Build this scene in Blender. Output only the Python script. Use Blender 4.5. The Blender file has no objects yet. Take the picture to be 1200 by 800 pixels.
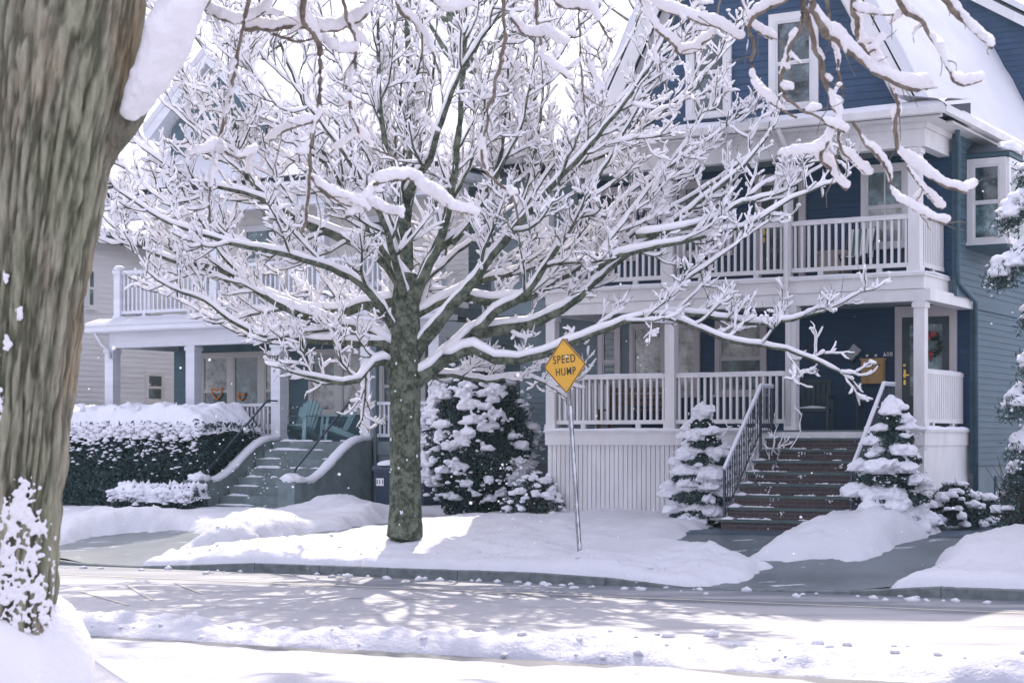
import bpy, math, random
import numpy as np
from mathutils import Vector, Matrix

random.seed(7)
rng = np.random.default_rng(11)
scene = bpy.context.scene
COL = scene.collection

# ------------------------------------------------------------------ survey
CAM_H = 2.1
FPX, CX, HY = 2080.0, 600.0, 515.0
YAW = math.radians(31)
CU, SU = math.cos(YAW), math.sin(YAW)
ST = math.radians(25)
CS, SS = math.cos(ST), math.sin(ST)

def W(s, t, z):                       # plot frame (along facade, into plot, up) -> world
    return (CU*s + SU*t, -SU*s + CU*t, z)
def SW(a, b, z=0.0):                  # street frame -> world
    return (CS*a + SS*b, -SS*a + CS*b, z)
def sof(px, t):                       # facade coordinate seen on the line px at depth t
    k = (px-CX)/FPX
    Y = t/(SU*k + CU)
    return CU*k*Y - SU*Y
def at(px, py, Y):
    return np.array([(px-CX)/FPX*Y, Y, CAM_H + (HY-py)/FPX*Y])

def sstep(x):
    x = np.clip(x, 0, 1)
    return x*x*(3-2*x)
def zg(X, Y):                         # bare ground height
    X = np.asarray(X, float); Y = np.asarray(Y, float)
    a = CS*X - SS*Y; b = SS*X + CS*Y
    r = sstep((b-24.9)/3.3)
    far = 0.14 + r*(0.46 - 0.012*np.clip(-8-a, -4, 20)) + 0.01*(b-24)*(b > 24)*0.3
    ap = np.maximum(sstep(1-np.abs(a+7.6)/2.6)*1.0, sstep(1-np.abs(a+18.1)/1.9))
    ap = np.minimum(1, ap*2.2)
    far = far - ap*0.125*(1-sstep((b-23.9)/1.5))
    near = 0.5*sstep((14.0-b)/5.0)
    return np.where(b > 23.8, far, near)
def ground_at(px, py):
    Yr = np.arange(14, 60, .02); Zr = CAM_H-(py-HY)/FPX*Yr; Xr = (px-CX)/FPX*Yr
    hit = np.nonzero(Zr <= zg(Xr, Yr))[0]
    Y = float(Yr[hit[0]]) if len(hit) else 60.0
    return ((px-CX)/FPX*Y, Y)

_tab = rng.random((256, 256))
def vnoise(x, y):
    x = np.asarray(x, float); y = np.asarray(y, float)
    xi = np.floor(x).astype(int); yi = np.floor(y).astype(int)
    fx = x-xi; fy = y-yi
    fx = fx*fx*(3-2*fx); fy = fy*fy*(3-2*fy)
    g = lambda i, j: _tab[i & 255, j & 255]
    return (g(xi, yi)*(1-fx)+g(xi+1, yi)*fx)*(1-fy)+(g(xi, yi+1)*(1-fx)+g(xi+1, yi+1)*fx)*fy
def fbm(x, y, o=4):
    v = 0; a = .5
    for i in range(o):
        v = v + a*vnoise(x+17.3*i, y+9.1*i); x = x*2.03; y = y*2.03; a *= .5
    return v

# ------------------------------------------------------------------ mesh builder
class MB:
    def __init__(self):
        self.v = []; self.f = []; self.n = 0
    def add(self, verts, faces):
        verts = np.asarray(verts, float).reshape(-1, 3)
        self.v.append(verts)
        for f in faces: self.f.append(tuple(int(i)+self.n for i in f))
        self.n += len(verts); return self
    def addq(self, verts, quads):      # quads ndarray (k,4) or (k,3)
        verts = np.asarray(verts, float).reshape(-1, 3)
        self.v.append(verts); self.f.extend(map(tuple, (np.asarray(quads)+self.n).tolist()))
        self.n += len(verts); return self
    def box(self, x0, x1, y0, y1, z0, z1, F=W):
        P = [F(x, y, z) for z in (z0, z1) for y in (y0, y1) for x in (x0, x1)]
        return self.add(P, [(0,2,3,1),(4,5,7,6),(0,1,5,4),(2,6,7,3),(0,4,6,2),(1,3,7,5)])
    def prism(self, poly, h0, h1, F):   # poly in 2D, F(p,q,h)
        k = len(poly)
        P = [F(p, q, h0) for p, q in poly]+[F(p, q, h1) for p, q in poly]
        fs = [tuple(range(k)), tuple(range(2*k-1, k-1, -1))]
        for i in range(k): fs.append((i, i+k, (i+1) % k + k, (i+1) % k))
        return self.add(P, fs)
    def quad(self, pts): return self.add(pts, [tuple(range(len(pts)))])
    def bar(self, p, q, w, h=None):
        p = Vector(p); q = Vector(q); h = h or w
        d = (q-p).normalized()
        s = d.cross(Vector((0, 0, 1)))
        if s.length < 1e-3: s = Vector((CU, -SU, 0))
        s.normalize(); u = s.cross(d).normalized()
        P = [c+s*a*w/2+u*b*h/2 for c in (p, q) for a, b in ((-1,-1),(1,-1),(1,1),(-1,1))]
        return self.add([tuple(x) for x in P], [(0,1,2,3),(7,6,5,4),(0,4,5,1),(1,5,6,2),(2,6,7,3),(3,7,4,0)])
    def tube(self, P, R, k=6, sq=1.0, up=0.0, cap=True, jit=0.0):
        P = np.asarray(P, float); R = np.asarray(R, float); n = len(P)
        T = np.empty_like(P); T[1:-1] = P[2:]-P[:-2]; T[0] = P[1]-P[0]; T[-1] = P[-1]-P[-2]
        T /= np.linalg.norm(T, axis=1)[:, None]+1e-9
        S = np.cross(T, [0, 0, 1.0]); L = np.linalg.norm(S, axis=1)
        bad = L < .15
        if bad.any():
            S2 = np.cross(T, [0.3, 1.0, 0]); S[bad] = S2[bad]
        S /= np.linalg.norm(S, axis=1)[:, None]+1e-9
        U = np.cross(S, T)
        ang = np.arange(k)*2*math.pi/k
        rr = R[:, None]*np.ones(k)
        if jit: rr = rr*(1+jit*(rng.random((n, k))-.5))
        V = P[:, None, :] + S[:, None, :]*(np.cos(ang)*rr)[:, :, None] + U[:, None, :]*(np.sin(ang)*rr*sq)[:, :, None]
        i = np.arange(n-1)[:, None]*k; j = np.arange(k)[None, :]; j2 = (j+1) % k
        Q = np.stack([i+j, i+j2, i+k+j2, i+k+j], -1).reshape(-1, 4)
        base = self.n
        self.addq(V.reshape(-1, 3), Q)
        if cap:
            self.f.append(tuple(base+x for x in range(k-1, -1, -1)))
            self.f.append(tuple(base+(n-1)*k+x for x in range(k)))
        return self
    def blob(self, c, rx, ry, rz, rough=.25, sub=2, ang=0.0, freq=3.0, floor=-.35):
        V, F = ICO[sub]
        c = np.asarray(c, float)
        o = rng.random(2)*80
        d = 1+rough*(vnoise(V[:, 0]*freq+o[0]+V[:, 2]*freq*.7, V[:, 1]*freq+o[1]-V[:, 2]*freq*.7)*2-1)
        A = V*d[:, None]
        A[:, 2] = np.maximum(A[:, 2], floor+0.12*(d-1))
        A = A*np.array([rx, ry, rz])
        ca, sa = math.cos(ang), math.sin(ang)
        B = A.copy(); B[:, 0] = ca*A[:, 0]-sa*A[:, 1]; B[:, 1] = sa*A[:, 0]+ca*A[:, 1]
        return self.addq(B+c, F)
    def leaves(self, P, size, aspect=.5, up=0.0):
        P = np.asarray(P, float); n = len(P)
        if n == 0: return self
        d = rng.normal(size=(n, 3)); d[:, 2] += up; d /= np.linalg.norm(d, axis=1)[:, None]
        e = np.cross(d, rng.normal(size=(n, 3))); e /= np.linalg.norm(e, axis=1)[:, None]
        s = (size*(.6+.8*rng.random(n)))[:, None]
        V = np.stack([P-d*s*.5, P+e*s*aspect*.5, P+d*s*.5, P-e*s*aspect*.5], 1).reshape(-1, 3)
        return self.addq(V, np.arange(4*n).reshape(-1, 4))
    def build(self, name, m, parent=None, smooth=False):
        V = np.concatenate(self.v) if self.v else np.zeros((0, 3))
        off = np.zeros(3)
        p = parent
        while p is not None:
            off += np.array(p.location); p = p.parent
        me = bpy.data.meshes.new(name)
        V = V-off
        nf = len(self.f)
        me.vertices.add(len(V)); me.vertices.foreach_set('co', V.astype(np.float32).ravel())
        ls = np.fromiter((len(f) for f in self.f), dtype=np.int32, count=nf)
        fl = np.fromiter((i for f in self.f for i in f), dtype=np.int32)
        me.loops.add(len(fl)); me.loops.foreach_set('vertex_index', fl)
        me.polygons.add(nf)
        me.polygons.foreach_set('loop_start', np.concatenate([[0], np.cumsum(ls)[:-1]]).astype(np.int32))
        me.update(calc_edges=True)
        me.validate()
        me.polygons.foreach_set('use_smooth', np.full(len(me.polygons), bool(smooth)))
        for mm in (m if isinstance(m, (list, tuple)) else [m]): me.materials.append(mm)
        o = bpy.data.objects.new(name, me); COL.objects.link(o)
        if parent is not None: o.parent = parent
        return o

TEX = {}
def fuse(o, size, grain=None, push=None):
    grain = grain or size*3.2; push = push or size*1.5
    md = o.modifiers.new('fuse', 'REMESH'); md.mode = 'VOXEL'; md.voxel_size = size; md.use_smooth_shade = True
    sm = o.modifiers.new('soften', 'SMOOTH'); sm.factor = .5; sm.iterations = 2
    key = round(grain, 4)
    if key not in TEX:
        t = bpy.data.textures.new('snow_grain', 'CLOUDS'); t.noise_scale = grain; t.noise_depth = 3; TEX[key] = t
    dm = o.modifiers.new('rough', 'DISPLACE'); dm.texture = TEX[key]; dm.texture_coords = 'LOCAL'; dm.strength = push; dm.mid_level = .5
    return o
def _ico(sub):
    import bmesh
    bm = bmesh.new(); bmesh.ops.create_icosphere(bm, subdivisions=sub, radius=1)
    V = np.array([v.co[:] for v in bm.verts]); F = np.array([[v.index for v in f.verts] for f in bm.faces]); bm.free()
    return V, F
ICO = {i: _ico(i) for i in (1, 2, 3, 4)}

def tag(o, label=None, cat=None, group=None, kind=None):
    if label: o['label'] = label
    if cat: o['category'] = cat
    if group: o['group'] = group
    if kind: o['kind'] = kind
    return o
def thing(name, loc, label, cat, group=None):
    e = bpy.data.objects.new(name, None); COL.objects.link(e)
    e.location = tuple(float(x) for x in loc); e.empty_display_size = .3
    return tag(e, label, cat, group)

# ------------------------------------------------------------------ materials
def newmat(name):
    m = bpy.data.materials.new(name); m.use_nodes = True
    nt = m.node_tree; b = nt.nodes['Principled BSDF']
    return m, nt, b
def pos(nt, scale=(1, 1, 1), rotz=0):
    g = nt.nodes.new('ShaderNodeNewGeometry'); mp = nt.nodes.new('ShaderNodeMapping')
    mp.inputs['Scale'].default_value = scale; mp.inputs['Rotation'].default_value = (0, 0, rotz)
    nt.links.new(g.outputs['Position'], mp.inputs['Vector']); return mp.outputs['Vector']
def noise(nt, vec, scale, detail=4, rough=.6):
    n = nt.nodes.new('ShaderNodeTexNoise'); n.inputs['Scale'].default_value = scale
    n.inputs['Detail'].default_value = detail; n.inputs['Roughness'].default_value = rough
    nt.links.new(vec, n.inputs['Vector']); return n.outputs['Fac']
def ramp(nt, fac, stops):
    r = nt.nodes.new('ShaderNodeValToRGB'); e = r.color_ramp.elements
    while len(e) < len(stops): e.new(.5)
    for i, (p, c) in enumerate(stops):
        e[i].position = p; e[i].color = (*c, 1) if len(c) == 3 else c
    nt.links.new(fac, r.inputs['Fac']); return r.outputs['Color']
def bump(nt, b, h, strength, dist, prev=None):
    n = nt.nodes.new('ShaderNodeBump'); n.inputs['Strength'].default_value = strength
    n.inputs['Distance'].default_value = dist; nt.links.new(h, n.inputs['Height'])
    if prev is not None: nt.links.new(prev, n.inputs['Normal'])
    nt.links.new(n.outputs['Normal'], b.inputs['Normal']); return n.outputs['Normal']
def mat(name, c, rough=.6, var=.12, scale=3.0, bs=.15, bscale=40, metal=0.0, spec=.5, c2=None, stretch=(1, 1, 1)):
    m, nt, b = newmat(name)
    v = pos(nt, stretch)
    f = noise(nt, v, scale, 5)
    lo = c2 or tuple(x*(1-var*1.6) for x in c); hi = tuple(min(1, x*(1+var)) for x in c)
    nt.links.new(ramp(nt, f, [(.3, lo), (.7, hi)]), b.inputs['Base Color'])
    b.inputs['Roughness'].default_value = rough; b.inputs['Metallic'].default_value = metal
    b.inputs['Specular IOR Level'].default_value = spec
    if bs: bump(nt, b, noise(nt, v, bscale, 3), bs, .01)
    return m
def snowmat(name, c=(.65, .65, .68), trans=.25, bscale=30, bs=.35):
    m, nt, b = newmat(name)
    v = pos(nt)
    f = noise(nt, v, 2.0, 4)
    nt.links.new(ramp(nt, f, [(.3, tuple(x*.97 for x in c)), (.7, c)]), b.inputs['Base Color'])
    b.inputs['Roughness'].default_value = .55; b.inputs['Specular IOR Level'].default_value = .25
    nn = bump(nt, b, noise(nt, v, bscale, 4), bs, .02)
    if trans:
        t = nt.nodes.new('ShaderNodeBsdfTranslucent'); t.inputs['Color'].default_value = (1, .97, .98, 1)
        mx = nt.nodes.new('ShaderNodeMixShader'); mx.inputs[0].default_value = trans
        out = nt.nodes['Material Output']
        nt.links.new(b.outputs[0], mx.inputs[1]); nt.links.new(t.outputs[0], mx.inputs[2]); nt.links.new(mx.outputs[0], out.inputs[0])
    return m
def barkmat(name, dark, mid, light, scale, zs=.25, bd=.03, lichen=None):
    m, nt, b = newmat(name)
    v = pos(nt, (1, 1, zs))
    f = noise(nt, v, scale, 8, .7)
    f2 = noise(nt, pos(nt), scale*.35, 4)
    c = ramp(nt, f, [(.33, dark), (.5, mid), (.68, light)])
    if lichen:
        mx = nt.nodes.new('ShaderNodeMixRGB'); r = ramp(nt, f2, [(.48, (0, 0, 0)), (.6, (1, 1, 1))])
        nt.links.new(r, mx.inputs[0]); nt.links.new(c, mx.inputs[1]); mx.inputs[2].default_value = (*lichen, 1)
        mz = nt.nodes.new('ShaderNodeMixRGB'); mz.inputs[0].default_value = .5
        nt.links.new(c, mz.inputs[1]); nt.links.new(mx.outputs[0], mz.inputs[2]); c = mz.outputs[0]
    nt.links.new(c, b.inputs['Base Color']); b.inputs['Roughness'].default_value = .9
    b.inputs['Specular IOR Level'].default_value = .15
    bump(nt, b, f, 1.0, bd)
    return m

M = {}
M['snow'] = snowmat('snow', trans=0.0, bscale=22, bs=.8)
M['snow_shaded'] = snowmat('shaded_snow', (.42, .42, .455), 0.0, 16, .9)  # snow colour darkened to stand in for shade on the near side
M['snow_bank'] = snowmat('shaded_bank_snow', (.50, .50, .545), 0.0, 20, 1.0)  # ploughed snow, its colour darkened for the shade on the bank
M['snow_air'] = snowmat('branch_snow_mat', (.93, .91, .93), .0, 40, .4)
M['snow_near'] = snowmat('near_branch_snow_mat', (.82, .79, .80), .0, 22, .6)
M['snow_pad'] = snowmat('foliage_snow_mat', (.76, .76, .80), .0, 25, .5)
M['white'] = mat('white_paint', (.68, .67, .67), .5, .08, 2.5, .15, stretch=(1, 1, .4))
M['cream'] = mat('cream_paint', (.66, .64, .60), .55, .05, 1.5, .06)
M['trim'] = mat('trim_paint', (.56, .52, .52), .55, .06, 2, .06)
M['leftwhite'] = mat('pale_siding', (.70, .71, .75), .6, .07, 1.2, .06, stretch=(.5, .5, 5))
M['navy'] = mat('navy_siding', (.004, .036, .095), .5, .22, 2, .1, stretch=(.5, .5, 6))
M['grey'] = mat('grey_siding', (.045, .095, .13), .6, .16, 1.6, .1, stretch=(.5, .5, 6))
M['gable'] = mat('gable_shingle', (.028, .062, .125), .7, .12, 3, .25)
M['teal'] = mat('teal_shingle', (.10, .17, .20), .7, .12, 3, .2)
M['side_grey'] = mat('grey_side', (.15, .2, .22), .7, .1, 2, .15)  # plain grey for side walls, skirts and a downspout
M['ceiling'] = mat('porch_ceiling', (.30, .34, .38), .6, .05)
M['floor'] = mat('porch_floor', (.10, .12, .14), .5, .15, 4, .1)
M['shingle'] = mat('roof_shingle', (.06, .07, .09), .9, .2, 12, .4)
M['found'] = mat('foundation_stone', (.16, .18, .20), .85, .2, 4, .5, 14)
M['concrete_green'] = mat('stoop_concrete', (.17, .215, .215), .8, .2, 3, .3, 30)
M['tread'] = mat('stair_tread', (.07, .10, .10), .6, .2, 5, .2)
M['iron'] = mat('iron_rail', (.055, .07, .09), .45, .1, 6, .1, metal=.4)
M['railpaint'] = mat('handrail_paint', (.48, .50, .56), .5, .06)
M['door'] = mat('door_paint', (.03, .045, .055), .4, .1)
M['brass'] = mat('brass', (.75, .48, .12), .3, .05, metal=1)
M['wood'] = mat('oak_mailbox', (.50, .30, .12), .5, .12, 6, .1, stretch=(1, 1, .2))
M['woodbench'] = mat('brown_wood', (.16, .09, .05), .6, .2, 6, .1)
M['green_chair'] = mat('teal_plastic', (.28, .44, .45), .45, .06)
M['cart'] = mat('cart_plastic', (.016, .03, .06), .4, .1)
M['black'] = mat('black_paint', (.015, .015, .02), .5, .1)
M['darkchair'] = mat('dark_rattan', (.035, .05, .06), .6, .2, 20, .3)
M['papergrey'] = mat('grey_paper', (.42, .44, .46), .6, .1, 10, .1)
M['card'] = mat('cardboard', (.42, .35, .30), .8, .08)
M['red'] = mat('red_bow', (.26, .03, .03), .6, .1)
M['greenw'] = mat('wreath_green', (.03, .06, .04), .8, .2)
M['orange'] = mat('orange_foil', (.8, .25, .03), .5, .1)
M['yellow'] = mat('sign_yellow', (.80, .42, .035), .45, .04, 4, .03)
M['signblack'] = mat('sign_black', (.02, .03, .03), .5, .05)
M['galv'] = mat('galvanised_steel', (.32, .32, .34), .5, .15, 12, .1, metal=.4)
M['blind'] = mat('window_blind', (.50, .50, .47), .7, .03)
M['needle'] = mat('evergreen_needles', (.034, .072, .066), .7, .35, 8, 0)
M['hedge'] = mat('hedge_leaves', (.03, .065, .064), .6, .35, 8, 0)
M['stem'] = mat('shrub_stem', (.10, .08, .06), .8, .2, 10, .1)
M['whitetext'] = mat('white_numeral', (.8, .8, .8), .5, .02)
M['bark'] = barkmat('street_tree_bark', (.02, .026, .02), (.075, .09, .062), (.20, .21, .155), 18, .7, .025, (.26, .28, .21))
M['bark_near'] = barkmat('old_tree_bark', (.06, .055, .04), (.23, .205, .15), (.40, .35, .27), 17, .10, .07, (.24, .25, .18))
M['bark_twig'] = barkmat('near_branch_bark', (.09, .072, .058), (.19, .155, .12), (.30, .255, .205), 18, .6, .01)
def trunk_mat():
    m, nt, b = newmat('furrowed_bark')
    a = nt.nodes.new('ShaderNodeAttribute'); a.attribute_name = 'furrow'
    f = noise(nt, pos(nt, (1, 1, .18)), 26, 6, .7); f2 = noise(nt, pos(nt, (1, 1, .3)), 3.2, 4)
    base = ramp(nt, f, [(.3, (.21, .20, .14)), (.5, (.32, .295, .215)), (.7, (.43, .40, .30))])
    tint = ramp(nt, f2, [(.36, (.84, .92, .84)), (.55, (1, 1, 1)), (.72, (1.0, .86, .78))])
    m1 = nt.nodes.new('ShaderNodeMixRGB'); m1.blend_type = 'MULTIPLY'; m1.inputs[0].default_value = 1
    nt.links.new(base, m1.inputs[1]); nt.links.new(tint, m1.inputs[2])
    dk = ramp(nt, a.outputs['Fac'], [(.40, (1, 1, 1)), (.85, (.40, .40, .38))])  # furrows darkened in the colour to add crease shade
    m2 = nt.nodes.new('ShaderNodeMixRGB'); m2.blend_type = 'MULTIPLY'; m2.inputs[0].default_value = 1
    nt.links.new(m1.outputs[0], m2.inputs[1]); nt.links.new(dk, m2.inputs[2])
    nt.links.new(m2.outputs[0], b.inputs['Base Color']); b.inputs['Roughness'].default_value = .9; b.inputs['Specular IOR Level'].default_value = .15
    bump(nt, b, f, .9, .02)
    return m
M['bark_trunk'] = trunk_mat()
M['kerb'] = mat('kerb_granite', (.16, .18, .18), .8, .25, 6, .4)
M['iceflake'] = snowmat('flake', (.9, .9, .9), .4, 10, 0.1)

def glassmat(name, c=(.05, .07, .08), rough=.04):
    m, nt, b = newmat(name)
    v = pos(nt)
    nt.links.new(ramp(nt, noise(nt, v, 3.2, 9, .72), [(.38, tuple(x*.35 for x in c)), (.52, c), (.66, tuple(min(.6, x*2.4+.03) for x in c))]), b.inputs['Base Color'])  # mottled base colour paints in reflections of trees
    b.inputs['Roughness'].default_value = rough; b.inputs['Specular IOR Level'].default_value = .9
    bump(nt, b, noise(nt, v, 2.2, 2), .06, .05)
    return m
M['glass'] = glassmat('dark_glass')
M['glass_blind'] = glassmat('glass_over_blind', (.42, .43, .40), .12)
M['glass_teal'] = glassmat('screen_glass', (.07, .12, .13), .1)

def brick_mat():
    m, nt, b = newmat('brick_riser')
    g = nt.nodes.new('ShaderNodeNewGeometry'); mp = nt.nodes.new('ShaderNodeMapping'); mp.vector_type = 'POINT'
    mp.inputs['Rotation'].default_value = (math.radians(-90), 0, YAW)
    # swap so brick rows run horizontally on the riser
    sx = nt.nodes.new('ShaderNodeSeparateXYZ'); cb = nt.nodes.new('ShaderNodeCombineXYZ')
    rot = nt.nodes.new('ShaderNodeVectorRotate'); rot.inputs['Angle'].default_value = YAW
    nt.links.new(g.outputs['Position'], rot.inputs['Vector']); nt.links.new(rot.outputs[0], sx.inputs[0])
    nt.links.new(sx.outputs[0], cb.inputs[0]); nt.links.new(sx.outputs[2], cb.inputs[1])
    t = nt.nodes.new('ShaderNodeTexBrick'); nt.links.new(cb.outputs[0], t.inputs['Vector'])
    t.inputs['Color1'].default_value = (.075, .048, .045, 1); t.inputs['Color2'].default_value = (.055, .036, .04, 1)
    t.inputs['Mortar'].default_value = (.10, .09, .095, 1); t.inputs['Scale'].default_value = 1
    t.inputs['Brick Width'].default_value = .21; t.inputs['Row Height'].default_value = .068; t.inputs['Mortar Size'].default_value = .006
    nt.links.new(t.outputs['Color'], b.inputs['Base Color']); b.inputs['Roughness'].default_value = .8
    nt.nodes.remove(mp)
    return m
M['brick'] = brick_mat()

def road_mat():
    m, nt, b = newmat('wet_salted_asphalt')
    v = pos(nt); vs = pos(nt, (.35, 1.6, 1), ST)
    fine = noise(nt, v, 60, 3); big = noise(nt, vs, .9, 6, .65); mid = noise(nt, vs, 3.0, 5, .6)
    asph = ramp(nt, fine, [(.3, (.085, .10, .12)), (.7, (.135, .15, .175))])
    # slush film, spread over the sunlit part to paint in its white glare
    g = nt.nodes.new('ShaderNodeNewGeometry'); d = nt.nodes.new('ShaderNodeVectorMath'); d.operation = 'DOT_PRODUCT'
    d.inputs[1].default_value = (SS, CS, 0); nt.links.new(g.outputs['Position'], d.inputs[0])
    mr = nt.nodes.new('ShaderNodeMapRange'); mr.inputs[1].default_value = 23.4; mr.inputs[2].default_value = 20.0
    mr.inputs[3].default_value = -.22; mr.inputs[4].default_value = .1
    nt.links.new(d.outputs['Value'], mr.inputs[0])
    s = nt.nodes.new('ShaderNodeMath'); s.operation = 'ADD'; nt.links.new(mr.outputs[0], s.inputs[0]); nt.links.new(big, s.inputs[1])
    s2 = nt.nodes.new('ShaderNodeMath'); s2.operation = 'MULTIPLY_ADD'; s2.inputs[1].default_value = .35
    nt.links.new(mid, s2.inputs[0]); nt.links.new(s.outputs[0], s2.inputs[2])
    trk = nt.nodes.new('ShaderNodeMath'); trk.operation = 'MULTIPLY'; trk.inputs[1].default_value = 6.2832/1.75; nt.links.new(d.outputs['Value'], trk.inputs[0])
    wv = nt.nodes.new('ShaderNodeMath'); wv.operation = 'MULTIPLY_ADD'; wv.inputs[1].default_value = 1.6; nt.links.new(noise(nt, pos(nt, (.15, .6, 1), ST), 1.0, 3), wv.inputs[0]); nt.links.new(trk.outputs[0], wv.inputs[2])
    sn_ = nt.nodes.new('ShaderNodeMath'); sn_.operation = 'SINE'; nt.links.new(wv.outputs[0], sn_.inputs[0])
    s3 = nt.nodes.new('ShaderNodeMath'); s3.operation = 'MULTIPLY_ADD'; s3.inputs[1].default_value = .10; nt.links.new(sn_.outputs[0], s3.inputs[0]); nt.links.new(s2.outputs[0], s3.inputs[2]); s2 = s3
    mask = ramp(nt, s2.outputs[0], [(.47, (0, 0, 0)), (.70, (1, 1, 1))])
    mx = nt.nodes.new('ShaderNodeMixRGB'); nt.links.new(mask, mx.inputs[0]); nt.links.new(asph, mx.inputs[1]); mx.inputs[2].default_value = (.33, .325, .34, 1)
    nt.links.new(mx.outputs[0], b.inputs['Base Color'])
    b.inputs['Roughness'].default_value = .56; b.inputs['Specular IOR Level'].default_value = 1.0
    bump(nt, b, fine, .35, .01)
    return m
M['road'] = road_mat()
def pave_mat(name, c, slush=.62, sc=2.5):
    m, nt, b = newmat(name)
    v = pos(nt); fine = noise(nt, v, 50, 3); n2 = noise(nt, pos(nt, (.5, 1.5, 1), ST), sc, 6, .7); n3 = noise(nt, v, 1.2, 3)
    base = ramp(nt, n3, [(.3, tuple(x*.75 for x in c)), (.7, tuple(x*1.2 for x in c))])
    mask = ramp(nt, n2, [(slush, (0, 0, 0)), (slush+.03, (1, 1, 1))])
    mx = nt.nodes.new('ShaderNodeMixRGB'); nt.links.new(mask, mx.inputs[0]); nt.links.new(base, mx.inputs[1]); mx.inputs[2].default_value = (.6, .6, .65, 1)
    nt.links.new(mx.outputs[0], b.inputs['Base Color']); b.inputs['Roughness'].default_value = .4
    bump(nt, b, fine, .3, .008)
    return m
M['walk'] = pave_mat('wet_concrete', (.12, .145, .155))
M['drive'] = pave_mat('wet_driveway', (.055, .085, .115), .66)

# ------------------------------------------------------------------ ground
def grid_sheet(name, A, B, zf, m, keep=None, kind='structure', smooth=True):
    AA, BB = np.meshgrid(A, B)
    X = CS*AA + SS*BB; Y = -SS*AA + CS*BB
    Z = zf(X, Y, AA, BB)
    V = np.stack([X, Y, Z], -1).reshape(-1, 3)
    na, nb = len(A), len(B)
    i = (np.arange(nb-1)[:, None]*na + np.arange(na-1)[None, :])
    if keep is not None:
        kk = keep(X, Y, AA, BB, Z)
        k = kk[:-1, :-1] | kk[1:, :-1] | kk[:-1, 1:] | kk[1:, 1:]
        i = i[k]
    i = i.ravel()
    Q = np.stack([i, i+1, i+na+1, i+na], -1)
    mb = MB(); mb.addq(V, Q)
    o = mb.build(name, m, smooth=smooth)
    tag(o, kind=kind)
    return o

mb = MB(); R_ = 3000
mb.quad([(-R_, -R_, -.25), (R_, -R_, -.25), (R_, R_, -.25), (-R_, R_, -.25)])
tag(mb.build('ground', M['snow']), 'snow covered ground running to the horizon', kind='structure')
mb = MB(); mb.quad([SW(-90, 12.5, 0), SW(70, 12.5, 0), SW(70, 23.8, 0), SW(-90, 23.8, 0)])
tag(mb.build('road', M['road']), 'wet salted asphalt road streaked with slush', kind='structure')

def segd(X, Y, poly):
    d = np.full(X.shape, 1e9); inside = np.zeros(X.shape, bool)
    n = len(poly)
    for k in range(n):
        x1, y1 = poly[k]; x2, y2 = poly[(k+1) % n]
        dx, dy = x2-x1, y2-y1
        u = np.clip(((X-x1)*dx+(Y-y1)*dy)/(dx*dx+dy*dy+1e-12), 0, 1)
        d = np.minimum(d, np.hypot(X-x1-u*dx, Y-y1-u*dy))
        c = ((y1 > Y) != (y2 > Y))
        with np.errstate(divide='ignore', invalid='ignore'):
            xi = (x2-x1)*(Y-y1)/(y2-y1+1e-12)+x1
        inside ^= c & (X < xi)
    return np.where(inside, -d, d)
def gp(lst): return [ground_at(x, y) for x, y in lst]
CLEAR = [
    gp([(770, 702), (800, 690), (878, 679), (905, 664), (832, 648), (800, 634), (845, 615), (1030, 614), (958, 622), (885, 651), (875, 657), (1010, 658), (1092, 630), (1170, 592), (1290, 588), (1290, 616), (1165, 640), (1100, 657), (1040, 692), (1050, 705)]),
    gp([(20, 672), (20, 648), (70, 640), (120, 627), (205, 622), (240, 626), (222, 640), (160, 666), (160, 676)]),
    gp([(205, 646), (300, 634), (400, 621), (545, 603), (575, 607), (460, 622), (400, 629), (300, 641), (215, 652)]),
]
BUMPS = [  # (px, py, height, radius)
    (990, 630, .2, .8), (950, 640, .14, .6), (1045, 632, .28, .6), (1150, 668, .22, .75), (1195, 662, .2, .9), (1240, 660, .2, 1.0),
    (395, 606, .42, .8), (300, 622, .32, .8), (430, 612, .25, .8), (120, 622, .25, .9), (185, 618, .22, .7), (250, 640, .12, .8),
    (520, 655, .17, .7), (590, 655, .17, .7), (640, 660, .12, .5), (700, 668, .14, .5), (780, 668, .10, .6), (330, 652, .14, .9), (640, 635, .05, 1.0), (730, 610, .14, .8), (470, 650, .12, .45),
    (1110, 606, .18, .6), (830, 655, .14, .7), (1062, 622, .26, .5), (1095, 612, .2, .5), (905, 650, .1, .4),
]
BW = [(*ground_at(px, py), h, r) for px, py, h, r in BUMPS]
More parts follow.
